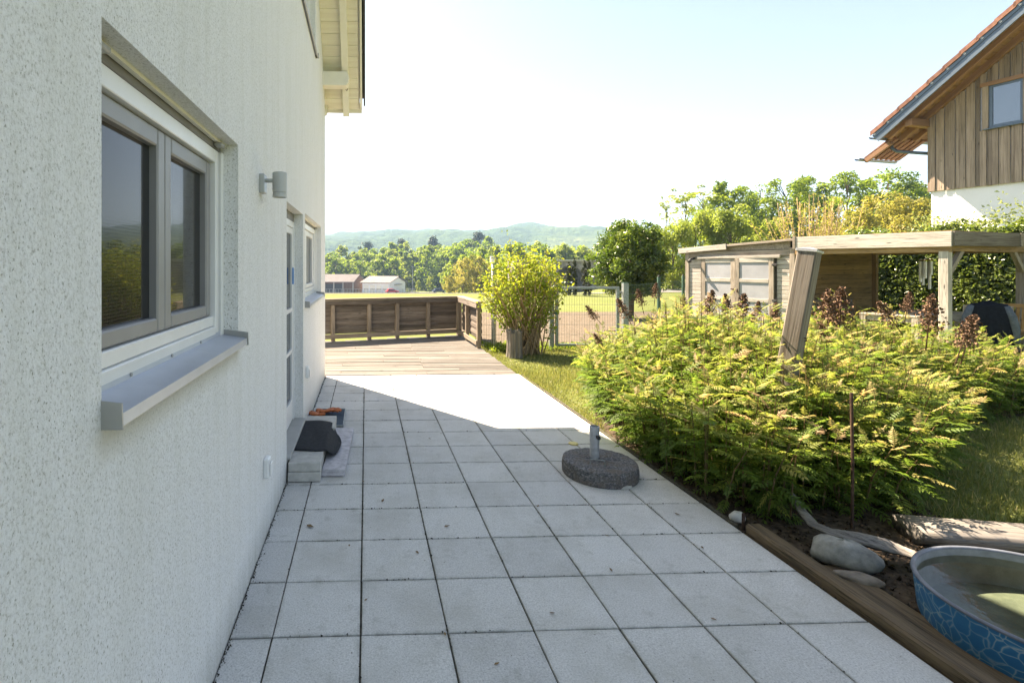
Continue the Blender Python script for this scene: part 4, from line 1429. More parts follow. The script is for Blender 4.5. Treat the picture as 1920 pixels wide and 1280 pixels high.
    MB().tube([(px_ - .125, py_ - .105, .12), (px_ - .125, py_ - .105, .165), (px_ - .03, py_ - .15, .165), (px_ - .03, py_ - .15, .12)], .0045, 8).build("handle", 'galv', ps)
    MB().prism([(px_ + .02, py_ - .292, .002), (px_ + .10, py_ - .278, .002), (px_ + .115, py_ - .276, .022), (px_ + .075, py_ - .283, .030), (px_ + .045, py_ - .290, .022)], (.002, -.006, 0)).build("chip", 'concrete', ps)
    o = MB().lathe([(0, .012), (.036, .012), (.042, .010), (.044, .006), (.044, .001)], 24, (1.955, 4.72, 0)).build("jar_lid", 'yellow', None, smooth=False)
    tag(o, "small round yellow lid lying behind the parasol base", "lid")
    # leaf litter
    spots = [(-.36, 3.28, .03), (.12, 3.62, .02), (.30, 2.96, .016), (.52, 3.25, .018), (.9, 2.42, .012), (1.35, 2.75, .014), (.36, 2.3, .012), (-.1, 3.05, .012), (1.2, 3.5, .014), (.55, 2.12, .012), (2.0, 2.95, .014), (1.65, 2.35, .012), (2.1, 3.35, .016), (-.02, 3.95, .014), (.62, 4.9, .014), (.75, 5.05, .012), (1.5, 3.1, .012), (.0, 2.55, .010)]
    for k, (x, y, s) in enumerate(spots):
        a = rr.uniform(0, 6.28)
        m = MB()
        pts = [(-1, 0, .15), (-.3, .45, .4), (.4, .35, .25), (1.2, 0, .5), (.3, -.4, .3), (-.4, -.35, .2)]
        P = [(x + s * (p * math.cos(a) - q * math.sin(a)), y + s * (p * math.sin(a) + q * math.cos(a)), .004 + s * z * .6) for p, q, z in pts]
        m.add(P + [(x, y, .004 + s * .1)], [(6, i, (i + 1) % 6) for i in range(6)])
        o = m.build("dry_leaf", 'dryleaf')
        o.modifiers.new("thick", 'SOLIDIFY').thickness = .001
        tag(o, "tiny dry brown leaf lying on the pale pavers", "leaf", "dry leaves on the terrace")


build_terrace_things()


# ------------------------------------------------------------------ planting bed: edging, stones, logs, pool
def wobble_stone(name, label, c, size, mat, seed, flat=1.0, rot=0):
    r = np.random.default_rng(seed)
    n, m = 22, 13
    V, F = [], []
    ph = r.uniform(0, 6.28, 6)
    for j in range(m):
        th = math.pi * j / (m - 1)
        for i in range(n):
            a = 2 * math.pi * i / n
            w = 1 + .10 * math.sin(2 * a + ph[0]) * math.sin(th) + .07 * math.sin(3 * a + ph[1] + 2 * th) + .05 * math.sin(5 * th + ph[2] + a)
            p = Vector((size[0] * w * math.sin(th) * math.cos(a), size[1] * w * math.sin(th) * math.sin(a), size[2] * w * math.cos(th)))
            p.rotate(Matrix.Rotation(rot, 3, 'Z'))
            V.append((c[0] + p.x, c[1] + p.y, max(-.05, c[2] + p.z)))
    F = [(j * n + i, (j + 1) * n + i, (j + 1) * n + (i + 1) % n, j * n + (i + 1) % n) for j in range(m - 1) for i in range(n)]
    me = fastmesh(name, V, F)
    me.polygons.foreach_set("use_smooth", [True] * len(me.polygons))
    return tag(link(name, me, mat), label, "stone")


def build_bed():
    poly = [(2.44, 5.3), (2.40, 4.6), (2.40, .6), (4.1, .6), (3.75, 3.0), (3.95, 3.5), (4.9, 4.35), (6.2, 5.1), (7.5, 5.5), (8.2, 6.0), (7.2, 6.4), (5.2, 6.6), (4.3, 7.2), (3.6, 7.5), (3.05, 6.7)]
    o = MB().add([(x, y, -.016) for x, y in poly], [tuple(range(len(poly)))[::-1]]).build("planting_bed", 'soil')
    structure(o)
    # uneven crumbs of soil
    r = np.random.default_rng(12)
    n = 5200
    C = np.stack([r.uniform(2.42, 3.9, n), r.uniform(1.2, 5.0, n), np.full(n, -.012)], -1)
    N = rand_unit(n, r) + np.array([0, 0, .8])
    N /= np.linalg.norm(N, axis=1, keepdims=True)
    V, F = leaf_cards(C, N, r.uniform(.008, .034, n), r, .8, .3)
    tag(link("bark_litter", fastmesh("bark_litter", V, F), 'soil'), "dark soil crumbs and litter in the planting bed", "litter", kind="stuff")
    o = beam("edging_beam", (2.443, .9, .006), (2.448, 3.13, .010), .098, .085, 'beam', None, bevel=.012)
    tag(o, "weathered brown timber edging between pavers and pool bed", "edging")
    o = beam("steel_stake", (2.42, 3.17, -.05), (2.42, 3.17, .095), .02, .012, 'rust', None)
    tag(o, "short black stake at the end of the timber edging", "stake")
    o = beam("old_board", (2.585, .9, -.002), (2.60, 2.75, -.002), .14, .022, 'beam', None, bevel=.005)
    tag(o, "dark wet board lying between edging and blue pool", "board")
    # a thin concrete kerb strip further along
    beam_k = beam("kerb_strip", (2.40, 3.2, -.02), (2.40, 7.75, -.02), .035, .05, 'joint', None)
    beam_k["kind"] = "structure"
    wobble_stone("boulder", "grey mottled boulder beside the driftwood", (2.685, 2.76, .055), (.15, .10, .085), 'stone', 1, rot=-.5)
    wobble_stone("flat_stone", "small flat brown stone in front of the boulder", (2.635, 2.615, .012), (.098, .06, .026), 'stone2', 2, rot=-.5)
    wobble_stone("pale_stone", "white pebble under the leaves at the edging's end", (2.455, 3.27, .02), (.05, .045, .035), 'palestone', 3)
    # driftwood: a curved tapering branch with a broad end
    pts = [S(2.70, 3.36, .17), S(2.645, 3.22, .13), S(2.62, 3.10, .10), S(2.66, 3.02, .09), S(2.76, 2.96, .09), S(2.86, 2.90, .085), S(2.95, 2.82, .075)]
    mb = MB()
    n = 14
    rr = random.Random(2)
    rads = [.012, .022, .03, .036, .05, .058, .03]
    rings = []
    for i, p in enumerate(pts):
        d = (pts[min(i + 1, 6)] - pts[max(i - 1, 0)]).normalized()
        a = d.cross(Vector((0, 0, 1))).normalized()
        b = a.cross(d)
        for k in range(n):
            q = 2 * math.pi * k / n
            w = rads[i] * (1 + .22 * math.sin(4 * q + i * .4) + rr.gauss(0, .06))
            rings.append(p + a * math.cos(q) * w * 1.15 + b * math.sin(q) * w * .6)
    mb.add(rings, [(i * n + k, i * n + (k + 1) % n, (i + 1) * n + (k + 1) % n, (i + 1) * n + k) for i in range(6) for k in range(n)] + [tuple(range(n)), tuple(6 * n + k for k in range(n))[::-1]])
    mw = Matrix.Translation(S(2.75, 3.0, 0)) @ Matrix.Rotation(-1.0, 4, 'Z')
    mb.v = [tuple(mw.inverted() @ Vector(v)) for v in mb.v]
    tag(mb.build("driftwood", 'drift', None, smooth=True, world_m=mw), "curved grey driftwood branch lying over the boulder", "driftwood")
    # old log
    a, b = S(3.25, 3.16, .03), S(4.75, 2.86, .05)
    L = (b - a).length
    mb = MB()
    rings, m = [], 12
    for i in range(m):
        t = i / (m - 1)
        for k in range(16):
            q = 2 * math.pi * k / 16
            w = (.085 + .03 * t) * (1 + .10 * math.sin(3 * q + 2 * t) + rr.gauss(0, .04))
            rings.append((-L / 2 + L * t, w * math.cos(q) * 1.5, w * math.sin(q) * .75))
    mb.add(rings, [(i * 16 + k, (i + 1) * 16 + k, (i + 1) * 16 + (k + 1) % 16, i * 16 + (k + 1) % 16) for i in range(m - 1) for k in range(16)] + [tuple(range(16)), tuple((m - 1) * 16 + k for k in range(16))[::-1]])
    mw = Matrix.Translation((a + b) / 2) @ Matrix.Rotation(math.atan2((b - a).y, (b - a).x), 4, 'Z')
    tag(mb.build("old_log", 'drift', None, smooth=True, world_m=mw), "split grey weathered log behind the blue pool", "log")
    # paddling pool
    c = (3.10, 2.10, 0)
    mw = Matrix.Translation(c)
    pool = link("paddling_pool", None, world_m=mw)
    tag(pool, "round paddling pool with blue water-pattern wall and grey rim", "pool")
    sx, sy = 1.04, .98
    MB().lathe([(.478, -.005), (.483, .012), (.490, .09), (.497, .165), (.498, .180)], 72, sx=sx, sy=sy).build("outer_wall", 'poolprint', pool, True, world_m=mw)
    MB().lathe([(.497, .176), (.503, .179), (.505, .185), (.503, .191), (.496, .194), (.489, .191), (.485, .186), (.486, .177)], 72, sx=sx, sy=sy).build("rim", 'poolrim', pool, True, world_m=mw)
    MB().lathe([(.486, .185), (.480, .12), (.472, .04), (.46, .022)], 72, sx=sx, sy=sy).build("inner_wall", 'poolin', pool, True, world_m=mw)
    MB().lathe([(.462, .022), (.2, .02), (0, .021)], 72, sx=sx, sy=sy).build("floor", 'poolfloor', pool, True, world_m=mw)
    MB().lathe([(.4835, .150), (.3, .1502), (0, .150)], 72, sx=sx, sy=sy).build("water", 'water', pool, True, world_m=mw)
    # rusty rod and leaning post
    p = S(3.02, 3.28)
    o = MB().tube([(p.x, p.y, -.05), (p.x + .004, p.y, .4), (p.x - .004, p.y, .86)], .0085, 8).build("iron_rod", 'rust')
    tag(o, "thin rusty iron rod standing in the shrub", "rod")
    b0, t0 = S(3.22, 4.25, -.05), S(3.50, 4.18, 1.80)
    root = thing("leaning_post", b0, "thick weathered timber post with metal cap leaning in the shrub", "post")
    up = S(.55, -.83) - S(0, 0)
    beam("timber", b0, t0, .132, .132, 'post', root, up=up, bevel=.01)
    ax = (t0 - b0).normalized()
    beam("cap", t0 - ax * .012, t0 + ax * .012, .146, .146, 'capmetal', root, up=up, bevel=.004)
    MB().add([tuple(v) for v in []], []) if False else None
    y = up.cross(ax).normalized()
    z = ax.cross(y)
    q = t0 + ax * .012
    MB().add([q + y * a * .073 + z * b * .073 for a, b in ((-1, -1), (1, -1), (1, 1), (-1, 1))] + [q + ax * .02], [(0, 1, 4), (1, 2, 4), (2, 3, 4), (3, 0, 4)]).build("cap_peak", 'capmetal', root)
    h = b0.lerp(t0, .62) + z * .06 + y * .0
    MB().tube([h, h + z * .02, h + z * .025 + Vector((0, 0, -.02)), h + z * .012 + Vector((0, 0, -.03))], .005, 6).build("hook", 'rust', root)


build_bed()


# ------------------------------------------------------------------ the feathery shrub
BED = [(3.12, 6.9), (2.82, 6.1), (2.56, 5.2), (2.45, 4.4), (2.46, 3.5), (2.75, 3.25), (3.3, 3.25), (3.8, 3.42), (4.5, 3.9), (5.4, 4.6), (6.4, 5.2), (7.6, 5.5), (8.3, 6.0), (7.5, 6.5), (6.2, 6.6), (5.2, 6.8), (4.3, 7.3), (3.5, 7.65)]


def inside(x, y, poly):
    c = False
    n = len(poly)
    for i in range(n):
        x0, y0 = poly[i]
        x1, y1 = poly[(i + 1) % n]
        if (y0 > y) != (y1 > y) and x < (x1 - x0) * (y - y0) / (y1 - y0) + x0:
            c = not c
    return c


def edge_dist(x, y, poly):
    best = 9
    p = Vector((x, y))
    for i in range(len(poly)):
        a, b = Vector(poly[i]), Vector(poly[(i + 1) % len(poly)])
        t = max(0, min(1, (p - a).dot(b - a) / (b - a).length_squared))
        best = min(best, (p - a.lerp(b, t)).length)
    return best


def frond_geo(bend=.16, sweep=.42, droop=.10, seed=0):
    """pinnate leaf 1 m long along +X, arching down; folded lance-shaped leaflets of uneven size"""
    q = random.Random(seed)
    V, F = [], []
    n = 8
    def arch(t):
        return -bend * t * t + .05 * t
    for k in range(n):
        t = .14 + .78 * k / (n - 1)
        for s in (-1, 1):
            if q.random() < .04:
                continue
            L = .31 * (1 - .55 * abs(t - .42) ** 1.2 / .45) * (1.0 if t < .8 else .82) * q.uniform(.82, 1.15)
            b = Vector((t, 0, arch(t)))
            d = Vector((sweep + .25 * t + q.gauss(0, .09), s * .88, -droop + q.gauss(0, .10))).normalized()
            side = Vector((0, 0, 1)).cross(d).normalized()
            up = Vector((0, 0, .018 + q.gauss(0, .006)))
            w = .043 * q.uniform(.85, 1.15)
            i = len(V)
            V += [b, b + d * L * .40 + side * w + up, b + d * L + Vector((0, 0, -.03)), b + d * L * .40 - side * w + up]
            F += [(i, i + 1, i + 2), (i, i + 2, i + 3)]
    b = Vector((.92, 0, arch(.92)))
    i = len(V)
    V += [b, b + Vector((.1, .042, .01)), b + Vector((.24, 0, -.07)), b + Vector((.1, -.042, .01))]
    F += [(i, i + 1, i + 2), (i, i + 2, i + 3)]
    for k in range(4):
        t0, t1 = k / 4, (k + 1) / 4 * .98
        i = len(V)
        w = .009
        V += [Vector((t0, -w, arch(t0))), Vector((t1, -w * .8, arch(t1))), Vector((t1, w * .8, arch(t1))), Vector((t0, w, arch(t0)))]
        F += [(i, i + 1, i + 2), (i, i + 2, i + 3)]
    return np.array([tuple(v) for v in V]), np.array(F)


def shrub_height(x, y, poly):
    e = edge_dist(x, y, poly)
    low = .66 if x < 3.5 or y > 5.4 else .54
    base = low + (1.22 - low) * min(1, (e / (.85 if low > .5 else 1.15))) ** .8
    return base * (1 + .10 * math.sin(2.1 * x + 1.3 * y) + .07 * math.sin(3.7 * x - 2.2 * y))


def build_shrub():
    r = np.random.default_rng(33)
    root = thing("feathery_shrub", (3.6, 5.2, 0), "large yellow-green feathery-leaved shrub with brown seed heads", "shrub")
    stems = []
    while len(stems) < 1040:
        x, y = r.uniform(2.4, 8.3), r.uniform(3.2, 7.8)
        if inside(x, y, BED):
            stems.append((x, y))
    mats, tints, cams = [], [], []
    sm = MB()
    for x, y in stems:
        e = edge_dist(x, y, BED)
        h = shrub_height(x, y, BED) * r.uniform(.78, 1.10)
        out = Vector((x - 3.7, y - 5.3, 0))
        if out.length > 0:
            out.normalize()
        lean = out * (.18 * math.exp(-e * 2.2)) + Vector((r.normal(0, .06), r.normal(0, .06), 0))
        p0 = Vector((x, y, -.02))
        p1 = p0 + Vector((lean.x * .35, lean.y * .35, h * .5))
        p2 = p0 + Vector((lean.x, lean.y, h * .93))
        sm.tube([p0, p1, p2], [.0065, .005, .002], 5, False)
        nl = int(14 + 5 * r.random())
        az = r.uniform(0, 6.28)
        for k in range(nl):
            t = .07 + .91 * k / (nl - 1)
            pt = p0.lerp(p1, t * 2) if t < .5 else p1.lerp(p2, t * 2 - 1)
            az += 2.4 + r.normal(0, .2)
            el = math.radians(np.interp(t, [.05, .3, .6, .9, 1], [-14, -6, 10, 26, 52]) + r.normal(0, 11))
            L = np.interp(t, [.05, .3, .6, .85, 1], [.17, .20, .215, .18, .095]) * r.uniform(.62, 1.22)
            d = Vector((math.cos(az) * math.cos(el), math.sin(az) * math.cos(el), math.sin(el)))
            sd = Vector((0, 0, 1)).cross(d).normalized()
            upv = d.cross(sd)
            roll = r.normal(0, .25)
            sd2 = sd * math.cos(roll) + upv * math.sin(roll)
            up2 = d.cross(sd2)
            mw = Matrix((d * L, sd2 * L, up2 * L)).transposed().to_4x4()
            mw.translation = pt
            mats.append(mw)
            tint = .31 + r.normal(0, .15) + (.24 if k >= nl - 6 else 0) + (.22 if k >= nl - 2 else 0)
            tints.append(min(1, max(0, tint)))
    so = sm.build("stems", 'stem', root)
    so["kind"] = "stuff"
    geos = [frond_geo(.16, .42, .10, 1), frond_geo(.42, .50, .22, 2), frond_geo(.02, .36, .04, 3), frond_geo(.28, .62, .30, 4)]
    # the fronds that show largest, as single leaves sharing five meshes
    eye = Vector((0, 0, EYE))
    def score(i):
        p = mats[i].translation
        front = p.x < 3.0 or p.y < 4.4
        e = edge_dist(p.x, p.y, BED) if inside(p.x, p.y, BED) else 0
        return (p - eye).length + (0 if e < .28 or p.z > 1.0 else 2.5)
    order = sorted(range(len(mats)), key=score)
    single = set(order[:300])
    leafmesh = []
    for gi, (GV, GF) in enumerate(geos):
        for tv in (.12, .26, .38, .52, .68, .9):
            me = fastmesh("leaf", GV, GF, np.full(len(GV), tv))
            me.materials.append(M['sorb'])
            leafmesh.append((gi, tv, me))
    for i in sorted(single):
        me = min((q for q in leafmesh if q[0] == i % 4), key=lambda q: abs(q[1] - tints[i]))[2]
        link("leaf", me, None, root, mats[i])
    Vs, Fs, Ts, off = [], [], [], 0
    for gi, (GV, GF) in enumerate(geos):
        rest = [i for i in range(len(mats)) if i not in single and i % 4 == gi]
        A = np.array([np.array(mats[i]) for i in rest])
        V = np.einsum('nij,kj->nki', A[:, :3, :3], GV) + A[:, None, :3, 3]
        F = (GF[None] + (np.arange(len(rest)) * len(GV))[:, None, None]).reshape(-1, 3) + off
        Vs.append(V.reshape(-1, 3))
        Fs.append(F)
        Ts.append(np.repeat(np.array([tints[i] for i in rest]), len(GV)))
        off += len(rest) * len(GV)
    o = link("foliage", fastmesh("foliage", np.concatenate(Vs), np.concatenate(Fs), np.concatenate(Ts)), 'sorb', root)
    o["kind"] = "stuff"

    # dried seed heads: each a part
    heads = []
    for k in range(3):
        q = np.random.default_rng(200 + k)
        n = 480
        t = q.uniform(0, 1, n) ** .8
        a = q.uniform(0, 6.28, n)
        rad = (.30 * (1 - t) ** .75 + .03) * q.uniform(.25, 1, n) * (1 + .4 * np.sin(5 * a + 9 * t))
        C = np.stack([rad * np.cos(a), rad * np.sin(a), t], -1)
        N = rand_unit(n, q)
        V, F = leaf_cards(C, N, q.uniform(.05, .10, n), q, .8, .3)
        mb = MB().tube([(0, 0, -.5), (0, 0, .5), (0, 0, .98)], [.018, .014, .005], 5)
        base = len(V)
        tri = []
        for f in mb.f:
            for j in range(1, len(f) - 1):
                tri.append((base + f[0], base + f[j], base + f[j + 1]))
        me = fastmesh("seed_head", np.concatenate([V, np.array(mb.v)]), np.concatenate([F, np.array(tri)]))
        me.materials.append(M['brown'])
        heads.append(me)
    spots = [  # right, ahead, height of the head's foot, length, tilt to the right, tilt away
        (3.30, 6.9, .98, .26, -.5, 0), (3.05, 7.3, .92, .22, -.7, 0), (3.55, 7.0, 1.12, .22, -.2, .1), (3.78, 7.1, 1.22, .2, .1, 0), (3.9, 6.6, 1.08, .2, -.1, 0),
        (4.02, 6.3, 1.05, .30, .15, 0), (4.26, 6.3, .98, .32, -.1, 0), (4.42, 6.3, .96, .34, .12, 0), (4.62, 6.3, 1.02, .2, .1, 0), (4.75, 6.2, .94, .26, .12, 0),
        (4.0, 5.6, .80, .32, .25, .1), (3.7, 5.1, .72, .22, -.5, .1), (4.62, 5.3, .86, .2, -.3, 0), (5.02, 5.75, .95, .42, .0, 0), (5.2, 5.8, .95, .44, .05, 0),
        (5.32, 5.3, 1.08, .26, -.65, 0), (5.55, 5.4, 1.18, .2, .2, 0), (5.78, 5.4, .98, .36, .12, 0), (5.62, 4.95, .88, .30, .35, 0), (5.95, 5.2, .84, .32, .3, 0),
        (3.2, 5.3, .62, .2, .6, -.2), (3.55, 4.45, .68, .2, .9, -.2), (4.45, 4.75, .86, .18, 1.1, 0), (3.05, 4.5, .55, .18, .7, -.2), (2.75, 6.4, .66, .18, -.6, 0)]
    for k, (a, b, z, L, tr, ta) in enumerate(spots):
        p = S(a, b, z)
        mw = Matrix.Translation(p) @ Matrix.Rotation(tr, 4, 'Y') @ Matrix.Rotation(-ta, 4, 'X') @ Matrix.Rotation(k * 1.3, 4, 'Z') @ Matrix.Scale(L * 1.1, 4)
        link("seed_head", heads[k % 3], None, root, mw)


build_shrub()


# ------------------------------------------------------------------ lawn
def build_lawn():
    r = np.random.default_rng(55)
    pts = []
    n = 0
    def scatter(x0, x1, y0, y1, k, ok):
        x, y = r.uniform(x0, x1, k), r.uniform(y0, y1, k)
        m = np.array([ok(a, b) for a, b in zip(x, y)])
        return np.stack([x[m], y[m]], -1)
    bedpoly = [(2.44, 5.1), (2.40, 4.6), (2.40, .6), (4.0, .6), (3.65, 3.05), (3.85, 3.55), (4.8, 4.45), (6.1, 5.2), (7.4, 5.6), (8.0, 6.0), (7.2, 6.3), (5.1, 6.5), (4.2, 7.1), (3.6, 7.3), (3.1, 6.6)]
    P = np.concatenate([
        scatter(2.36, 5.2, 4.9, 10.9, 48000, lambda a, b: not inside(a, b, bedpoly)),
        scatter(3.7, 8.5, 1.6, 8.5, 60000, lambda a, b: not inside(a, b, bedpoly)),
        scatter(2.36, 2.6, 5.4, 10, 3000, lambda a, b: True),
        scatter(5, 12, 6, 11.5, 16000, lambda a, b: True)])
    n = len(P)
    h = r.uniform(.018, .055, n) * (1 + .6 * np.sin(P[:, 0] * 1.7) * np.sin(P[:, 1] * 2.3))
    a = r.uniform(0, 6.28, n)
    w = r.uniform(.0025, .006, n)
    b = np.stack([P[:, 0], P[:, 1], np.full(n, -.03)], -1)
    side = np.stack([np.cos(a), np.sin(a), np.zeros(n)], -1) * w[:, None]
    tip = b + np.stack([r.normal(0, .018, n), r.normal(0, .018, n), h + .005], -1)
    V = np.stack([b - side, b + side, tip], 1).reshape(-1, 3)
    F = np.arange(n * 3).reshape(-1, 3)
    o = link("grass", fastmesh("grass", V, F, np.repeat(np.clip(r.normal(.5, .25, n), 0, 1), 3)), 'grass')
    tag(o, "short sunlit lawn grass around the shrub and gate", "grass", kind="stuff")
    # low weeds along the deck and the fence
    k = 2600
    C = np.concatenate([np.stack([r.uniform(2.42, 3.2, k // 2), r.uniform(9.7, 10.6, k // 2), r.uniform(0, .1, k // 2)], -1),
                        np.stack([r.uniform(3.2, 4.6, k // 2), r.uniform(9.9, 10.6, k // 2), r.uniform(0, .08, k // 2)], -1)])
    N = rand_unit(k, r) + np.array([0, 0, .9])
    N /= np.linalg.norm(N, axis=1, keepdims=True)
    V, F = leaf_cards(C, N, r.uniform(.02, .06, k), r)
    o = link("weeds", fastmesh("weeds", V, F, np.repeat(np.clip(r.normal(.35, .2, k), 0, 1), 4)), 'forsy')
    tag(o, "low green weeds at the foot of the wire fence", "weeds", kind="stuff")


build_lawn()


# ------------------------------------------------------------------ gate, wire fence, stump, spring shrub, white pole
def wire_panel(a, b, z0, z1, pitch_v, hz, parent, mat, rad=.0022, name="wire_mesh"):
    mb = MB()
    L = (b - a).length
    n = int(L / pitch_v)
    for k in range(n + 1):
        q = a.lerp(b, k / n)
        mb.tube([q + Vector((0, 0, z0)), q + Vector((0, 0, z1))], rad, 4, False)
    for z in hz:
        mb.tube([a + Vector((0, 0, z)), b + Vector((0, 0, z))], rad * 1.3, 4, False)
    return tag(mb.build(name, mat, parent), kind="stuff")


def build_gate_and_fence():
    A, B = S(3.46, 10.2), S(4.66, 10.15)
    g = thing("garden_gate", (A + B) / 2, "galvanised wire garden gate beyond the yellow-green shrub", "gate")
    for p, w, ht in ((S(3.36, 10.22), .085, 1.24), (S(4.80, 10.13), .1, 1.33)):
        beam("gate_post", p + Vector((0, 0, -.1)), p + Vector((0, 0, ht)), w, w, 'galv', g, bevel=.006)
        beam("post_cap", p + Vector((0, 0, ht)), p + Vector((0, 0, ht + .012)), w + .01, w + .01, 'greensteel', g, bevel=.003)
    for a, b in (((A, .07), (A, 1.26)), ((B, .07), (B, 1.26))):
        beam("stile", a[0] + Vector((0, 0, a[1])), b[0] + Vector((0, 0, b[1])), .06, .04, 'galv', g)
    for z in (.09, 1.235):
        beam("rail", A + Vector((0, 0, z)), B + Vector((0, 0, z)), .04, .05, 'galv', g)
    wire_panel(A, B, .1, 1.22, .05, [.1, .3, .5, .7, .9, 1.1], g, 'galv')
    for z in (.3, 1.15):
        beam("hinge", B + Vector((.02, 0, z)), B + Vector((.13, 0, z)), .03, .03, 'galv', g)
    beam("latch", A + Vector((-.06, -.03, .75)), A + Vector((.03, -.03, .75)), .03, .09, 'greensteel', g)
    # fence to the left, towards the deck
    f = thing("wire_fence", S(2.4, 10.25), "wire fence between the deck railing and the gate", "fence", "wire fences")
    a, b = S(1.97, 10.32), S(3.33, 10.24)
    wire_panel(a, b, .05, 1.22, .05, [.07, .27, .47, .67, .87, 1.07, 1.2], f, 'galv')
    beam("fence_post", S(2.22, 10.25, -.1), S(2.22, 10.25, 1.25), .05, .04, 'galv', f)
    # fence to the right, green, running back beside the shed
    f = thing("wire_fence", S(6.0, 11.5), "green wire fence between the gate and the shed", "fence", "wire fences")
    a, b = S(4.86, 10.15), S(7.62, 12.95)
    wire_panel(a, b, .05, 1.30, .06, [.1, .3, .5, .7, .9, 1.1, 1.28], f, 'greensteel')
    for t in (.5, 1.0):
        q = a.lerp(b, t)
        p = beam("fence_post", q + Vector((0, 0, -.1)), q + Vector((0, 0, 1.42)), .06, .05, 'greensteel', f)
        beam("post_cap", q + Vector((0, 0, 1.42)), q + Vector((0, 0, 1.455)), .045, .045, 'dark', p, bevel=.01)
    # hollow stump
    c = S(2.42, 9.45)
    r = np.random.default_rng(8)
    n = 40
    prof = [(.150, -.03), (.140, .1), (.134, .25), (.138, .40), (.148, .475), (.122, .47), (.08, .43), (0, .40)]
    V = []
    ph = r.normal(0, 1, n)
    for i, (q, z) in enumerate(prof):
        for k in range(n):
            a = 2 * math.pi * k / n
            w = 1 + .035 * ph[k] + .04 * math.sin(5 * a)
            V.append((q * w * math.cos(a), q * w * math.sin(a), z + (.02 * ph[(k * 3) % n] if i in (4, 5) else 0)))
    mw = Matrix.Translation(c) @ Matrix.Rotation(-math.pi / 2, 4, 'Y')
    V = [tuple(Matrix.Rotation(math.pi / 2, 3, 'Y') @ Vector(v)) for v in V]
    mb = MB().add(V, [(i * n + k, i * n + (k + 1) % n, (i + 1) * n + (k + 1) % n, (i + 1) * n + k) for i in range(len(prof) - 1) for k in range(n)])
    o = mb.build("tree_stump", 'post', None, smooth=False, world_m=mw)
    tag(o, "short upright wooden stump at the foot of the leafy shrub", "stump")
    # spring shrub: many upright stems, leaves mostly outside
    root = thing("spring_shrub", S(2.78, 9.85), "yellow-green upright many-stemmed shrub beside the stump", "shrub")
    mb = MB()
    C, T = [], []
    for k in range(120):
        a = r.uniform(0, 6.28)
        sp = r.uniform(.05, 1) ** .6
        top = Vector((.90 * sp * math.cos(a) - .08, .6 * sp * math.sin(a), 1.78 - .60 * sp ** 2.6 + r.normal(0, .17) + .12 * math.sin(3 * a)))
        b0 = Vector((.12 * r.normal(), .10 * r.normal(), -.02))
        mid = b0.lerp(top, .5) + Vector((r.normal(0, .03), r.normal(0, .03), .06 * sp))
        base = S(2.78, 9.85)
        pts = [base + b0, base + b0.lerp(mid, .5), base + mid, base + top]
        mb.tube(pts, [.015, .012, .009, .004], 5, False)
        for q in range(int(r.uniform(26, 56))):
            t = r.uniform(.34 if sp > .75 else .60, 1.05)
            p = (base + mid).lerp(base + top, (t - .5) * 2) if t > .5 else (base + b0).lerp(base + mid, t * 2)
            C.append(tuple(p + Vector(r.normal(0, .055, 3))))
            T.append(r.normal(.3 + .4 * t, .18))
    mb.build("stems", 'twig', root)["kind"] = "stuff"
    C = np.array(C)
    N = rand_unit(len(C), r) + np.array([0, -.2, .5])
    N /= np.linalg.norm(N, axis=1, keepdims=True)
    V, F = leaf_cards(C, N, r.uniform(.05, .095, len(C)), r, .5)
    link("foliage", fastmesh("foliage", V, F, np.repeat(np.clip(T, 0, 1), 4)), 'forsy', root)["kind"] = "stuff"
    # white vent pole
    p = S(2.22, 10.42)
    root = thing("vent_pole", p, "slim pole with white cap rising behind the spring shrub", "pole")
    MB().tube([p + Vector((0, 0, -.05)), p + Vector((0, 0, 1.74))], .026, 12).build("pole", 'capmetal', root, smooth=True)
    MB().lathe([(0, 1.87), (.05, 1.87), (.055, 1.86), (.055, 1.75), (.03, 1.735)], 16, p).build("cap", 'whiteplastic', root)
    # round laurel on a short trunk
    c = S(7.95, 16.4)
    root = thing("round_laurel", c, "dense round dark green laurel behind the gate", "tree")
    rr = np.random.default_rng(14)
    cen, rad = [], []
    for k in range(300):
        d = rand_unit(1, rr)[0]
        q = rr.uniform(.55, 1.0) * (1 + .10 * math.sin(4 * d[0] + 3 * d[2]) + .06 * math.sin(9 * d[1]) + rr.normal(0, .05))
        cen.append((c.x + d[0] * 1.08 * q, c.y + d[1] * 1.05 * q, 1.76 + d[2] * 1.22 * q))
        rad.append(rr.uniform(.16, .30))
    for k in range(46):
        a = rr.uniform(0, 6.28)
        q = rr.uniform(.1, .95)
        cen.append((c.x + q * math.cos(a), c.y + q * math.sin(a), 3.08 - .55 * q ** 2 + rr.uniform(-.1, .16)))
        rad.append(.15)
    link("crown", crown_mesh("crown", np.array(cen), rad, [60] * 300 + [13] * 46, .105, rr, .2, (.5, .26), .5), 'laurel', root)
    mb = MB().tube([c + Vector((0, 0, -.1)), c + Vector((.03, 0, .7)), c + Vector((0, 0, 1.9))], [.1, .085, .05], 8)
    for k in range(10):
        e = Vector(cen[k * 7])
        mb.tube([c + Vector((0, 0, .6 + .07 * k)), e], [.04, .012], 5)
    mb.build("trunk", 'bark', root, smooth=True)


build_gate_and_fence()


# ------------------------------------------------------------------ shed, pergola, furniture, hedge
G = Vector((.371, -.928))                    # along the shed front, towards the viewer (right, ahead)
H = Vector((.928, .371))                     # into the plot
NF = Vector((-.928, -.371))                  # shed front faces this way
SB = Vector((8.88, 11.0))                    # near corner of the shed front


def L2(t, s=0.0, z=0.0):
    """t metres along the front from the shed's near corner towards the viewer, s metres into the plot"""
    q = SB + G * (t * 1.05 if t < 0 else t) + H * s
    return S(q.x, q.y, z)


def d2(v):
    return S(v.x, v.y) - S(0, 0)


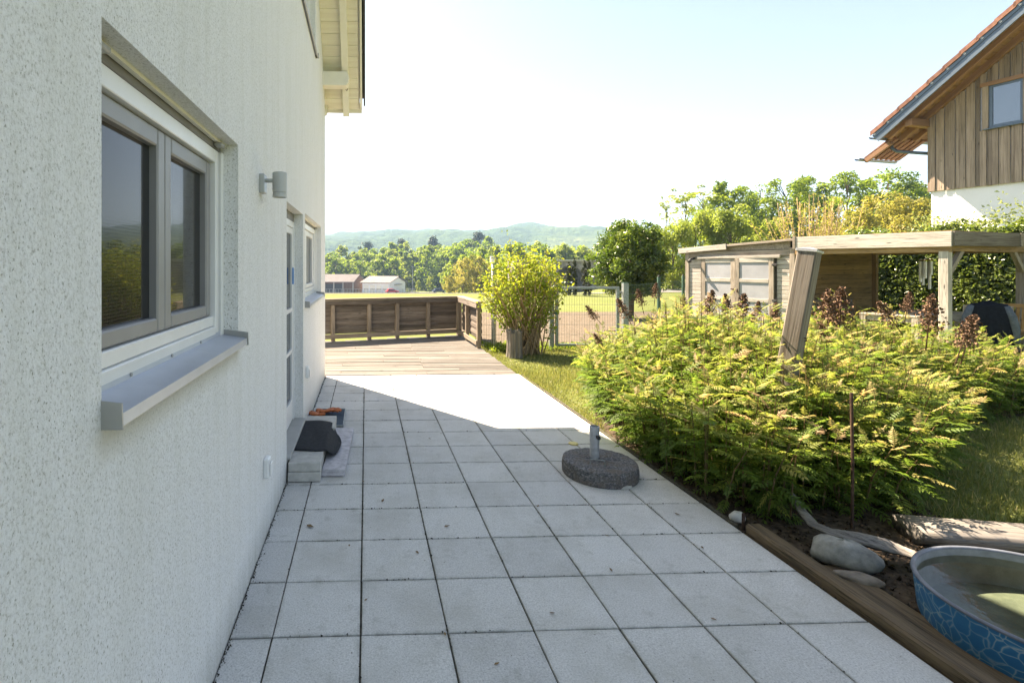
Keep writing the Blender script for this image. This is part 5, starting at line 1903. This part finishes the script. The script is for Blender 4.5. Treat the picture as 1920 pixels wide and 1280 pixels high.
def build_shed():
    g, h, nf = d2(G), d2(H), d2(NF)
    shed = thing("garden_shed", L2(-1.2, 1.8), "weathered wooden garden shed with grey-panelled double doors", "shed")
    W, D, HT = 2.40, 3.0, 2.02
    # plain core so that nothing shows through the board joints
    c = MB()
    c.add([L2(-W, .03, 0), L2(-.03, .03, 0), L2(-.03, D, 0), L2(-W, D, 0), L2(-W, .03, HT), L2(-.03, .03, HT), L2(-.03, D, HT), L2(-W, D, HT)],
          [(0, 1, 5, 4), (1, 2, 6, 5), (2, 3, 7, 6), (3, 0, 4, 7), (4, 5, 6, 7)])
    c.build("core", 'rail', shed)
    n = 21
    for k in range(n):
        z = .05 + k * .0945
        for t0, t1 in ((-W + .06, -2.03), (-.33, -.09)):
            beam("board", L2(t0, .012, z), L2(t1, .012, z), .022, .088, 'trim', shed, bevel=.005)
    for k in range(19):
        z = .06 + k * .105
        beam("side_board", L2(-.012, .09, z), L2(-.012, D - .05, z), .022, .1, 'shed_in', shed, bevel=.004)
    for t, s in ((-W + .02, 0), (-.03, 0)):
        beam("corner_trim", L2(t, -.012, 0), L2(t, -.012, HT + .05), .1, .03, 'shed', shed, up=nf)
    beam("corner_trim", L2(.012, .05, 0), L2(.012, .05, HT + .02), .03, .1, 'shed_in', shed, up=nf)
    beam("end_post", L2(.03, D, 0), L2(.03, D, HT + .02), .09, .09, 'shed_in', shed, up=nf)
    fb = MB()
    fb.prism([L2(-W + .07, .004, HT + .02), L2(-.08, .004, HT + .02), L2(-.08, .004, HT + .185), L2(-W + .07, .004, HT + .055)], h * .02)
    fb.build("gable_board", 'shed', shed)
    beam("header", L2(-W + .05, -.0, 1.965), L2(-.05, -.0, 1.965), .03, .13, 'shed', shed)
    beam("lintel", L2(-2.08, -.045, 1.885), L2(-.24, -.045, 1.885), .05, .065, 'trim', shed)
    # double doors, the near leaf a little ajar
    def leaf(name, ta, tb, hinge_right, ang):
        root = link(name, None, None, shed, Matrix.Translation(L2(tb if hinge_right else ta, -.03, .05)))
        piv = L2(tb if hinge_right else ta, -.03, 0)
        def Q(t, z, o=0.0):
            p = L2(t, -.03 - o, z) - piv
            return piv + Matrix.Rotation(ang, 3, 'Z') @ p
        nn = Matrix.Rotation(ang, 3, 'Z') @ nf
        z0, z1 = .06, 1.845
        beam("stile", Q(ta + .05, z0), Q(ta + .05, z1), .10, .035, 'shed', root, up=nn)
        beam("stile", Q(tb - .05, z0), Q(tb - .05, z1), .10, .035, 'shed', root, up=nn)
        zr = [.10, .48, .88, 1.33, 1.80]
        hr = [.09, .085, .085, .085, .09]
        for z, hh in zip(zr, hr):
            beam("rail", Q(ta + .10, z), Q(tb - .10, z), .034, hh, 'trim', root, up=(0, 0, 1))
        for k in range(4):
            za, zb = zr[k] + hr[k] / 2, zr[k + 1] - hr[k + 1] / 2
            beam("panel", Q(ta + .10, (za + zb) / 2, -.006), Q(tb - .10, (za + zb) / 2, -.006), .012, zb - za, 'panel', root, bevel=0)
        return Q
    leaf("door", -1.99, -1.185, False, 0.0)
    Q = leaf("door", -1.175, -.37, True, .035)
    beam("bolt", L2(-1.27, -.065, 1.12), L2(-1.09, -.065, 1.12), .02, .025, 'rust', shed)
    MB().tube([L2(-1.12, -.07, 1.12), L2(-1.12, -.09, 1.06), L2(-1.10, -.09, 1.05)], .012, 8).build("padlock", 'rust', shed)
    for z in (.35, .9, 1.7):
        beam("hinge", L2(-.40, -.055, z), L2(-.30, -.055, z), .01, .05, 'dark', shed)
    MB().tube([L2(-2.19, -.02, 1.86), L2(-2.19, -.16, 1.84), L2(-2.19, -.2, 1.78)], [.03, .03, .05], 10).build("lamp", 'dark', shed)
    # roof and fascia boards
    r = MB()
    e0, e1 = HT + .06, HT + .20
    P = [L2(-W - .14, -.075, e0), L2(.06, -.075, e1), L2(.06, D + .15, e1), L2(-W - .14, D + .15, e0)]
    r.prism(P, (0, 0, .045))
    rf = r.build("roof", 'shed', shed)
    beam("fascia_board", L2(-W - .16, -.095, e0 - .015), L2(-1.35, -.095, e0 + .055), .03, .13, 'trim', rf)
    beam("fascia_strip", L2(-1.35, -.088, e0 + .085), L2(.06, -.088, e1 + .02), .02, .05, 'shed', rf)
    beam("fascia_board", L2(-W - .155, -.078, e0 - .015), L2(-W - .155, D + .1, e0 - .015), .028, .14, 'shed', rf)


def build_pergola():
    g, h, nf = d2(G), d2(H), d2(NF)
    T = 2.44
    DP = 2.9
    pg = thing("pergola", L2(1.2, 1.8), "low wooden pergola roof joined to the shed's right side", "pergola")
    MB().prism([L2(.07, -.1, 2.25), L2(T + .02, -.1, 2.25), L2(T + .02, DP + .1, 2.25), L2(.07, DP + .1, 2.25)], (0, 0, .035)).build("roof_sheet", 'shed_in', pg)
    beam("fascia_board", L2(.07, -.125, 2.155), L2(T + .03, -.125, 2.135), .035, .26, 'trim', pg)
    beam("fascia_end_block", L2(.05, -.132, 2.17), L2(.10, -.132, 2.17), .05, .27, 'shed', pg)
    beam("fascia_board", L2(T + .045, -.11, 2.14), L2(T + .045, 2.3, 2.16), .035, .25, 'post', pg)  # shade of this face put into the colour by a darker wood
    beam("fascia_end_block", L2(T + .05, 2.28, 2.16), L2(T + .05, 2.38, 2.16), .06, .25, 'shed', pg)
    beam("front_beam", L2(.06, -.03, 1.975), L2(T - .02, -.03, 1.965), .10, .11, 'shed_in', pg)
    beam("side_beam", L2(T - .07, .03, 1.985), L2(T - .07, DP, 1.985), .10, .11, 'shed_in', pg)
    beam("rear_beam", L2(.06, DP, 1.985), L2(T, DP, 1.985), .10, .11, 'shed_in', pg)
    for k in range(5):
        s = .3 + k * .6
        beam("rafter", L2(.06, s, 2.2), L2(T, s, 2.2), .06, .09, 'shed_in', pg)
    beam("post", L2(T - .09, -.02, 0), L2(T - .09, -.02, 1.93), .13, .13, 'trim', pg, up=nf, bevel=.008)
    beam("post", L2(T - .09, DP - .04, 0), L2(T - .09, DP - .04, 1.93), .13, .13, 'shed', pg, up=nf, bevel=.008)
    beam("brace", L2(T - .07, .06, 1.58), L2(T - .07, .46, 1.95), .07, .09, 'shed', pg)
    beam("brace", L2(T - .07, DP - .1, 1.58), L2(T - .07, DP - .5, 1.95), .07, .09, 'shed', pg)
    # wind chime
    c = L2(1.59, 1.29)
    w = thing("wind_chime", c + Vector((0, 0, 1.3)), "wind chime of pale tubes hanging under the pergola", "wind chime")
    MB().lathe([(0, 1.80), (.10, 1.80), (.10, 1.78), (0, 1.78)], 16, c).build("disc", 'shed_in', w)
    MB().tube([c + Vector((0, 0, 1.8)), c + Vector((0, 0, 2.2))], .003, 5).build("cord", 'dark', w)
    for k in range(5):
        a = k * 1.256
        p = c + Vector((.075 * math.cos(a), .075 * math.sin(a), 0))
        zb = 1.22 + .07 * k
        MB().tube([p + Vector((0, 0, zb)), p + Vector((0, 0, 1.76))], .024, 10).build("tube", 'bamboo', w)

    # table
    t = thing("garden_table", L2(1.6, 1.3), "long grey teak table under the pergola", "table")
    t0, t1, s0, s1 = 1.12, 1.98, .03, 2.2
    for k in range(7):
        a = t0 + (t1 - t0) * (k + .5) / 7
        beam("top_board", L2(a, s0, .745), L2(a, s1, .745), .118, .03, 'table', t)
    for a in (t0 + .05, t1 - .05):
        for b in (s0 + .05, s1 - .05):
            beam("leg", L2(a, b, 0), L2(a, b, .73), .09, .09, 'table', t, up=nf)
    for b in (s0 + .04, s1 - .04):
        beam("apron", L2(t0 + .1, b, .68), L2(t1 - .1, b, .68), .03, .10, 'table', t)
    for a in (t0 + .03, t1 - .03):
        beam("apron", L2(a, s0 + .1, .68), L2(a, s1 - .1, .68), .03, .10, 'table', t)

    # bench with slatted back along the shed wall
    b = thing("garden_bench", L2(.5, 1.2), "slatted wooden bench against the shed's side wall", "bench")
    s0, s1 = .12, 1.75
    for k in range(5):
        a = .32 + k * .095
        beam("seat_slat", L2(a, s0, .43), L2(a, s1, .43), .08, .025, 'rail', b)
    for s in (s0 + .03, s1 - .03):
        beam("leg", L2(.70, s, 0), L2(.70, s, .64), .06, .06, 'chair', b, up=nf)
        beam("leg", L2(.30, s, 0), L2(.20, s, .92), .06, .06, 'chair', b, up=h)
        beam("armrest", L2(.22, s, .65), L2(.76, s, .65), .06, .03, 'chair', b)
    beam("back_rail", L2(.20, s0, .91), L2(.20, s1, .91), .035, .07, 'rail', b)
    beam("back_rail", L2(.28, s0, .50), L2(.28, s1, .50), .035, .05, 'rail', b)
    for k in range(19):
        s = s0 + .07 + k * (s1 - s0 - .14) / 18
        beam("back_slat", L2(.28, s, .51), L2(.205, s, .89), .05, .015, 'rail', b, up=g)

    # folding armchairs on the near side, one under a jacket
    def armchair(label, t, s, rot):
        o = L2(t, s)
        ch = thing("garden_armchair", o, label, "chair", "armchairs at the garden table")
        ca, sa = math.cos(rot), math.sin(rot)
        def P(x, y, z):                                    # x to its right, y forward
            v = Vector((x * ca - y * sa, x * sa + y * ca, z))
            return o + v
        fw = P(0, 1, 0) - P(0, 0, 0)
        sd = P(1, 0, 0) - P(0, 0, 0)
        for k in range(6):
            beam("seat_slat", P(-.23, -.2 + k * .085, .43), P(.23, -.2 + k * .085, .43), .07, .022, 'chair', ch)
        for x in (-.265, .265):
            beam("leg", P(x, .24, 0), P(x, .24, .63), .05, .045, 'table', ch, up=sd)
            beam("leg", P(x, -.22, 0), P(x, -.34, .98), .05, .045, 'table', ch, up=sd)
            beam("armrest", P(x, -.30, .65), P(x, .30, .65), .06, .025, 'table', ch)
            beam("side_rail", P(x, -.24, .41), P(x, .24, .41), .025, .05, 'table', ch)
            beam("side_rail", P(x, -.22, .16), P(x, .24, .16), .025, .04, 'table', ch)
        beam("back_rail", P(-.26, -.335, .955), P(.26, -.335, .955), .03, .07, 'chair', ch)
        beam("back_rail", P(-.26, -.275, .50), P(.26, -.275, .50), .03, .05, 'chair', ch)
        for k in range(7):
            x = -.21 + k * .07
            beam("back_slat", P(x, -.275, .52), P(x, -.333, .93), .045, .014, 'chair', ch, up=fw)
        return P
    face = math.atan2(g.x, -g.y)                              # facing the table
    P = armchair("teak garden armchair with a black jacket over its back", 2.44, 1.0, -.70)
    armchair("brown teak garden armchair cut off by the right edge", 2.45, 2.0, -.6)
    bn = thing("slatted_bench", L2(2.35, .7), "low slatted bench between the pergola post and the jacket", "bench")
    for q in range(4):
        beam("seat_slat", L2(2.2 + q * .09, .25, .44), L2(2.2 + q * .09, 1.15, .44), .075, .025, 'table', bn)
    for a in (2.2, 2.47):
        for b in (.3, 1.1):
            beam("leg", L2(a, b, 0), L2(a, b, .43), .06, .06, 'table', bn, up=nf)
    for a in (2.2, 2.47):
        beam("stretcher", L2(a, .3, .2), L2(a, 1.1, .2), .03, .05, 'table', bn)
    # jacket draped over the back rest: both sides of the cloth and two sleeves
    jk = thing("jacket", P(0, -.4, .5), "black fleece jacket hanging over the garden armchair", "jacket")
    n, m = 25, 22
    V = []
    r = random.Random(6)
    for j in range(m):
        t = j / (m - 1)                                        # 0 front hem .. .28 shoulder .. 1 back hem
        for i in range(n):
            s = i / (n - 1) * 2 - 1
            if t < .28:
                q = 1 - t / .28
                z, y = 1.03 - .34 * q, -.29 + .01 * q
                wdt = .215 + .02 * q
            else:
                q = (t - .28) / .72
                z, y = 1.03 - .74 * q, -.385 - .02 * math.sin(q * 3.1) - .06 * q * .4
                wdt = .215 + .10 * q
            drop = .05 * max(0, abs(s) - .6) ** 1.2 * (1.0 if z > .8 else .3)
            fold = .022 * math.sin(s * 11 + q * 2) * q + .012 * math.sin(s * 23 + 1) * q
            sgn = 1 if t < .28 else -1
            V.append(tuple(P(s * wdt, y + sgn * fold * (1 if t >= .28 else .5), z - drop)))
    F = [(j * n + i, j * n + i + 1, (j + 1) * n + i + 1, (j + 1) * n + i) for j in range(m - 1) for i in range(n - 1)]
    me = fastmesh("body", V, F)
    me.polygons.foreach_set("use_smooth", [True] * len(me.polygons))
    link("body", me, 'navy', jk).modifiers.new("thick", 'SOLIDIFY').thickness = .012
    for s in (-1, 1):
        pts = [P(s * .20, -.37, .98), P(s * .265, -.41, .80), P(s * .30, -.42, .58), P(s * .31, -.40, .42), P(s * .30, -.39, .35)]
        MB().tube(pts, [.045, .052, .05, .045, .04], 12).build("sleeve", 'greycloth', jk, smooth=True)
        beam("cuff", pts[3].lerp(pts[4], .6), pts[4] + Vector((0, 0, -.03)), .085, .085, 'navy', jk, bevel=.02)
    mb = MB().tube([P(-.10, -.33, 1.02), P(-.05, -.36, 1.045), P(.05, -.36, 1.045), P(.10, -.33, 1.02)], .022, 8)
    mb.build("collar", 'navy', jk, smooth=True)


def build_hedge():
    r = np.random.default_rng(91)
    a0 = SB + G * (-1.2) + H * 4.3
    root = thing("clipped_hedge", S(a0.x, a0.y), "tall glossy-leaved hedge behind the pergola", "hedge")
    Lh, Th = 8.5, 1.0
    n = 52000
    t = r.uniform(-.6, Lh, n)
    face = r.uniform(0, 1, n)
    z = r.uniform(.02, 2.45, n)
    s = 4.1 + .12 * np.sin(t * 3.1 + z * 2) + .10 * np.sin(t * 7 + z * 5) + np.abs(r.normal(0, .10, n)) - .05
    topm = face > .82
    z[topm] = 2.40 + .12 * np.sin(t[topm] * 4) + r.normal(0, .07, topm.sum()) + .10 * np.maximum(0, t[topm] - 1.5)
    s[topm] = 4.1 + r.uniform(0, Th, topm.sum())
    base = S(SB.x, SB.y)
    g, h, nf = np.array(d2(G)), np.array(d2(H)), np.array(d2(NF))
    C = np.array(base)[None] + g[None] * (t - 1.2)[:, None] + h[None] * s[:, None]
    C[:, 2] = z
    N = nf[None] * .6 + rand_unit(n, r) * 1.1 + np.array([-.25, .2, .5])
    N[topm] = rand_unit(topm.sum(), r) * .8 + np.array([0, 0, .9])
    N /= np.linalg.norm(N, axis=1, keepdims=True)
    V, F = leaf_cards(C, N, r.uniform(.07, .135, n), r, .55)
    T = np.clip(r.normal(.5, .22, n), 0, 1)
    # loose shoots on top
    k = 2600
    tt = r.uniform(1.2, Lh, k)
    C2 = np.array(base)[None] + g[None] * (tt - 1.2)[:, None] + h[None] * (4.1 + r.uniform(0, .9, k))[:, None]
    C2[:, 2] = 2.45 + np.abs(r.normal(0, .17, k)) * (1 + .5 * np.sin(tt * 5)) + .11 * np.maximum(0, tt - 1.5)
    V2, F2 = leaf_cards(C2, rand_unit(k, r), r.uniform(.05, .10, k), r, .5)
    link("foliage", fastmesh("foliage", np.concatenate([V, V2]), np.concatenate([F, F2 + len(V)]), np.concatenate([np.repeat(T, 4), np.repeat(np.clip(r.normal(.85, .15, k), 0, 1), 4)])), 'hedge', root)["kind"] = "stuff"
    mb = MB()
    for q in range(34):
        p = L2(-1.7 + q * .27, 4.6 + r.normal(0, .1))
        mb.tube([p, p + Vector((r.normal(0, .1), r.normal(0, .1), 1.3)), p + Vector((r.normal(0, .2), r.normal(0, .2), 2.4))], [.03, .022, .008], 5)
    mb.build("stems", 'bark', root)["kind"] = "stuff"
    # the dense twig core behind the leaf skin
    core = MB()
    P = [L2(-1.9, 4.33), L2(Lh - 1.2, 4.33), L2(Lh - 1.2, 5.1), L2(-1.9, 5.1)]
    core.prism([p + Vector((0, 0, 0)) for p in P], (0, 0, 2.32))
    core.build("inner_twigs", 'hedge_core' if 'hedge_core' in M else 'bark', root)


build_shed()
build_pergola()
build_hedge()


# ------------------------------------------------------------------ the neighbouring house
def build_neighbour():
    k = 15.5
    C0 = Vector(((1745 - 721) / 952 * k, k))
    g = Vector((.269, -.963))                               # along the gable towards the viewer
    n = Vector((-.963, -.269))                              # gable faces this way
    def Q(t, o, z):
        p = C0 + g * t + n * o
        return S(p.x, p.y, z)
    g3, n3 = d2(g), d2(n)
    hs = thing("neighbour_house", Q(4, -4, 0), "neighbouring house with larch gable, white base and red tiled roof", "house")
    OV, TE, SL = 1.0, .80, .82
    ZE = 5.58
    TR = 5.6
    ZB = 3.93
    def zs(t):
        return ZE + SL * (t + TE) if t < TR else ZE + SL * (2 * TR - t + TE)
    D = 9.0
    b = MB()
    b.add([Q(0, -.03, -.2), Q(2 * TR, -.03, -.2), Q(2 * TR, -D, -.2), Q(0, -D, -.2), Q(0, -.03, zs(0)), Q(2 * TR, -.03, zs(0)), Q(2 * TR, -D, zs(0)), Q(0, -D, zs(0)), Q(TR, -.03, zs(TR)), Q(TR, -D, zs(TR))],
          [(0, 1, 5, 8, 4), (1, 2, 6, 5), (2, 3, 7, 9, 6), (3, 0, 4, 7)])
    b.build("wall", 'white_wall', hs)
    # vertical boards, each its own piece, stepping up under the roof; window opening left free
    wt0, wt1, wz0, wz1 = 1.27, 1.93, 5.52, 6.72
    t = 0.0
    i = 0
    r = random.Random(8)
    while t < 5.2:
        w = (.13, .095, .12, .09, .14, .10)[i % 6] * r.uniform(.95, 1.05)
        out = .012 if i % 2 else .034
        t1 = t + w
        top = zs(t) - .03
        spans = [(ZB, top)]
        if t1 > wt0 - .10 and t < wt1 + .10:
            spans = [(ZB, wz0 - .02), (wz1 + .10, top)]
        for a, c in spans:
            if c - a > .05:
                beam("cladding_board", Q((t + t1) / 2, out, a + r.uniform(-.004, .004)), Q((t + t1) / 2, out, c), w - .008, .024, 'clad', hs, up=n3, bevel=.004)
        t = t1
        i += 1
    beam("corner_board", Q(-.03, -.05, ZB), Q(-.03, -.05, zs(0) - .06), .06, .16, 'clad', hs, up=n3)
    wd = link("window", None, None, hs, Matrix.Translation(Q(1.6, 0, wz0)))
    wd["label"] = "gable window framed in dark grey"
    beam("lintel_board", Q(wt0 - .16, .055, wz1 + .055), Q(wt1 + .2, .055, wz1 + .055), .06, .11, 'beam_n', wd)
    beam("side_trim", Q(wt0 - .06, .045, wz0 - .03), Q(wt0 - .06, .045, wz1), .12, .05, 'clad', wd, up=n3)
    beam("side_trim", Q(wt1 + .06, .045, wz0 - .03), Q(wt1 + .06, .045, wz1), .12, .05, 'clad', wd, up=n3)
    f = MB()
    for a, c, e, d in ((wt0, wt0 + .075, wz0, wz1), (wt1 - .06, wt1, wz0, wz1), (wt0 + .075, wt1 - .06, wz0, wz0 + .09), (wt0 + .075, wt1 - .06, wz1 - .06, wz1)):
        f.prism([Q(a, .0, e), Q(c, .0, e), Q(c, .0, d), Q(a, .0, d)], n3 * .035)
    f.build("frame", 'anthracite', wd)
    MB().prism([Q(wt0 + .07, .008, wz0 + .08), Q(wt1 - .055, .008, wz0 + .08), Q(wt1 - .055, .008, wz1 - .055), Q(wt0 + .07, .008, wz1 - .055)], n3 * .008).build("pane", 'glass_n', wd)
    beam("sill", Q(wt0 - .08, .07, wz0 - .015), Q(wt1 + .08, .07, wz0 - .015), .12, .03, 'anthracite', wd)
    # roof: boarded underside, rafters, sheet-metal verge, tiles
    rf = MB()
    for ta, tb in ((-TE, TR), (2 * TR + TE, TR)):
        za, zb = zs(ta) + .16, zs(tb) + .16
        rf.prism([Q(ta, OV - .03, za), Q(ta, -D - OV, za), Q(tb, -D - OV, zb), Q(tb, OV - .03, zb)], (0, 0, .15))
    ro = rf.build("roof", 'beam_n', hs)
    upv = (g3 * -SL + Vector((0, 0, 1))).normalized()
    for j in range(40):                                      # underside boards run along the eaves
        ta = -TE + .02 + j * .16
        if ta > TR - .1:
            break
        tm = ta + .075
        beam("soffit_board", Q(tm, OV - .05, zs(tm) + .145), Q(tm, -1.6, zs(tm) + .145), .148 * math.sqrt(1 + SL * SL), .02, 'beam_n', ro, up=upv, bevel=.006)
    for o, w, hh in ((.62, .12, .16), (.05, .14, .22), (-.6, .12, .16), (-1.3, .12, .16)):
        beam("rafter", Q(-TE + .08, o, zs(-TE + .08) + .06), Q(TR, o, zs(TR) + .06), w, hh, 'beam_n', ro, up=upv, bevel=.008)
    pz = zs(-.12) - .12
    beam("purlin", Q(-.10, OV - .18, pz), Q(-.10, -1, pz), .18, .22, 'beam_n', hs, bevel=.012)
    beam("verge_board", Q(-TE - .02, OV + .005, zs(-TE - .02) + .12), Q(TR, OV + .005, zs(TR) + .12), .035, .26, 'anthracite', ro, up=upv, bevel=.004)
    beam("verge_sheet", Q(-TE - .05, OV + .03, zs(-TE - .05) + .27), Q(TR, OV + .03, zs(TR) + .27), .02, .16, 'anthracite', ro, up=upv, bevel=.002)
    Ls = .345
    for j in range(22):
        ta = -TE - .12 + j * Ls
        tb = ta + Ls + .05
        if ta > TR:
            break
        m = MB()
        za, zb = zs(ta) + .36 + .045, zs(tb) + .36 + .012
        m.prism([Q(ta, OV + .07, za), Q(tb, OV + .07, zb), Q(tb, OV - .28, zb), Q(ta, OV - .28, za)], (0, 0, .035))
        m.prism([Q(ta, OV + .07, za), Q(tb, OV + .07, zb), Q(tb, OV + .045, zb), Q(ta, OV + .045, za)], (0, 0, -.10))
        m.build("verge_tile", 'tile', ro)
        cl = Q(ta + .1, OV + .05, zs(ta + .1) + .27)
        beam("sheet_clip", cl - upv * .04, cl + upv * .04, .05, .01, 'galv', ro, up=n3, bevel=0)
        for q in range(2):
            oo = OV - .29 - q * .33
            m = MB().prism([Q(ta, oo, za - .02), Q(tb, oo, zb - .02), Q(tb, oo - .32, zb - .02), Q(ta, oo - .32, za - .02)], (0, 0, .04))
            m.build("roof_tile", 'tile', ro)
    s = MB()
    s.prism([Q(-TE - .1, OV - .9, zs(-TE) + .33), Q(-TE - .1, -D - OV, zs(-TE) + .33), Q(TR, -D - OV, zs(TR) + .38), Q(TR, OV - .9, zs(TR) + .38)], (0, 0, .05))
    s.prism([Q(2 * TR + TE, OV, zs(-TE) + .33), Q(2 * TR + TE, -D - OV, zs(-TE) + .33), Q(TR, -D - OV, zs(TR) + .38), Q(TR, OV, zs(TR) + .38)], (0, 0, .05))
    s.build("tile_covering", 'tile', ro)
    # eaves gutter and swan-neck
    def trough(name, t, o0, o1, z, rr, mat):
        arc = [(t + rr * math.cos(a), z + rr * math.sin(a)) for a in np.linspace(math.pi, 2 * math.pi, 9)]
        arc2 = [(t + (rr - .008) * math.cos(a), z + (rr - .008) * math.sin(a)) for a in np.linspace(2 * math.pi, math.pi, 9)]
        MB().prism([Q(a, o0, c) for a, c in arc + arc2], n3 * (o1 - o0)).build(name, mat, hs)
    trough("gutter", -TE - .10, OV + .02, -5.0, zs(-TE) + .18, .085, 'anthracite')
    gz = zs(-TE) + .10
    MB().tube([Q(-TE - .1, .12, gz), Q(-TE - .1, .12, gz - .22), Q(-TE + .03, .11, gz - .36), Q(-.3, .0, gz - .50), Q(-.12, -.12, gz - .55), Q(-.07, -.3, gz - .62), Q(-.07, -.3, .2)], .05, 10).build("downpipe", 'anthracite', hs, smooth=True)
    # lower tiled roof behind the corner
    for j in range(7):
        for q in range(2):
            o = .45 - j * .24
            m = MB().prism([Q(-1.45 + q * .34, o, ZE - .38 + q * .24), Q(-1.45 + (q + 1) * .36, o, ZE - .38 + (q + 1) * .25), Q(-1.45 + (q + 1) * .36, o - .23, ZE - .38 + (q + 1) * .25 + .03), Q(-1.45 + q * .34, o - .23, ZE - .38 + q * .24 + .03)], (0, 0, .05))
            m.build("porch_tile", 'tile', hs)
    trough("porch_gutter", -1.55, .62, -1.2, ZE - .36, .075, 'anthracite')
    beam("porch_rafter", Q(-1.45, .4, ZE - .46), Q(-.75, .4, ZE + .0), .1, .12, 'beam_n', hs)


build_neighbour()

# ------------------------------------------------------------------ the air between here and the hills
hz = MB().box((-6200, -3200, -30), (6200, 6800, 262)).build("haze", None)
hm = bpy.data.materials.new("haze_air")
hm.use_nodes = True
nt = hm.node_tree
nt.nodes.remove(nt.nodes["Principled BSDF"])
pv = nt.nodes.new("ShaderNodeVolumePrincipled")
pv.inputs["Color"].default_value = (0.42, 0.68, 1.0, 1)
pv.inputs["Density"].default_value = 0.00030
pv.inputs["Anisotropy"].default_value = 0.2
nt.links.new(pv.outputs[0], nt.nodes["Material Output"].inputs["Volume"])
hz.data.materials.append(hm)
tag(hz, "pale blue morning haze over the valley", "haze", kind="stuff")
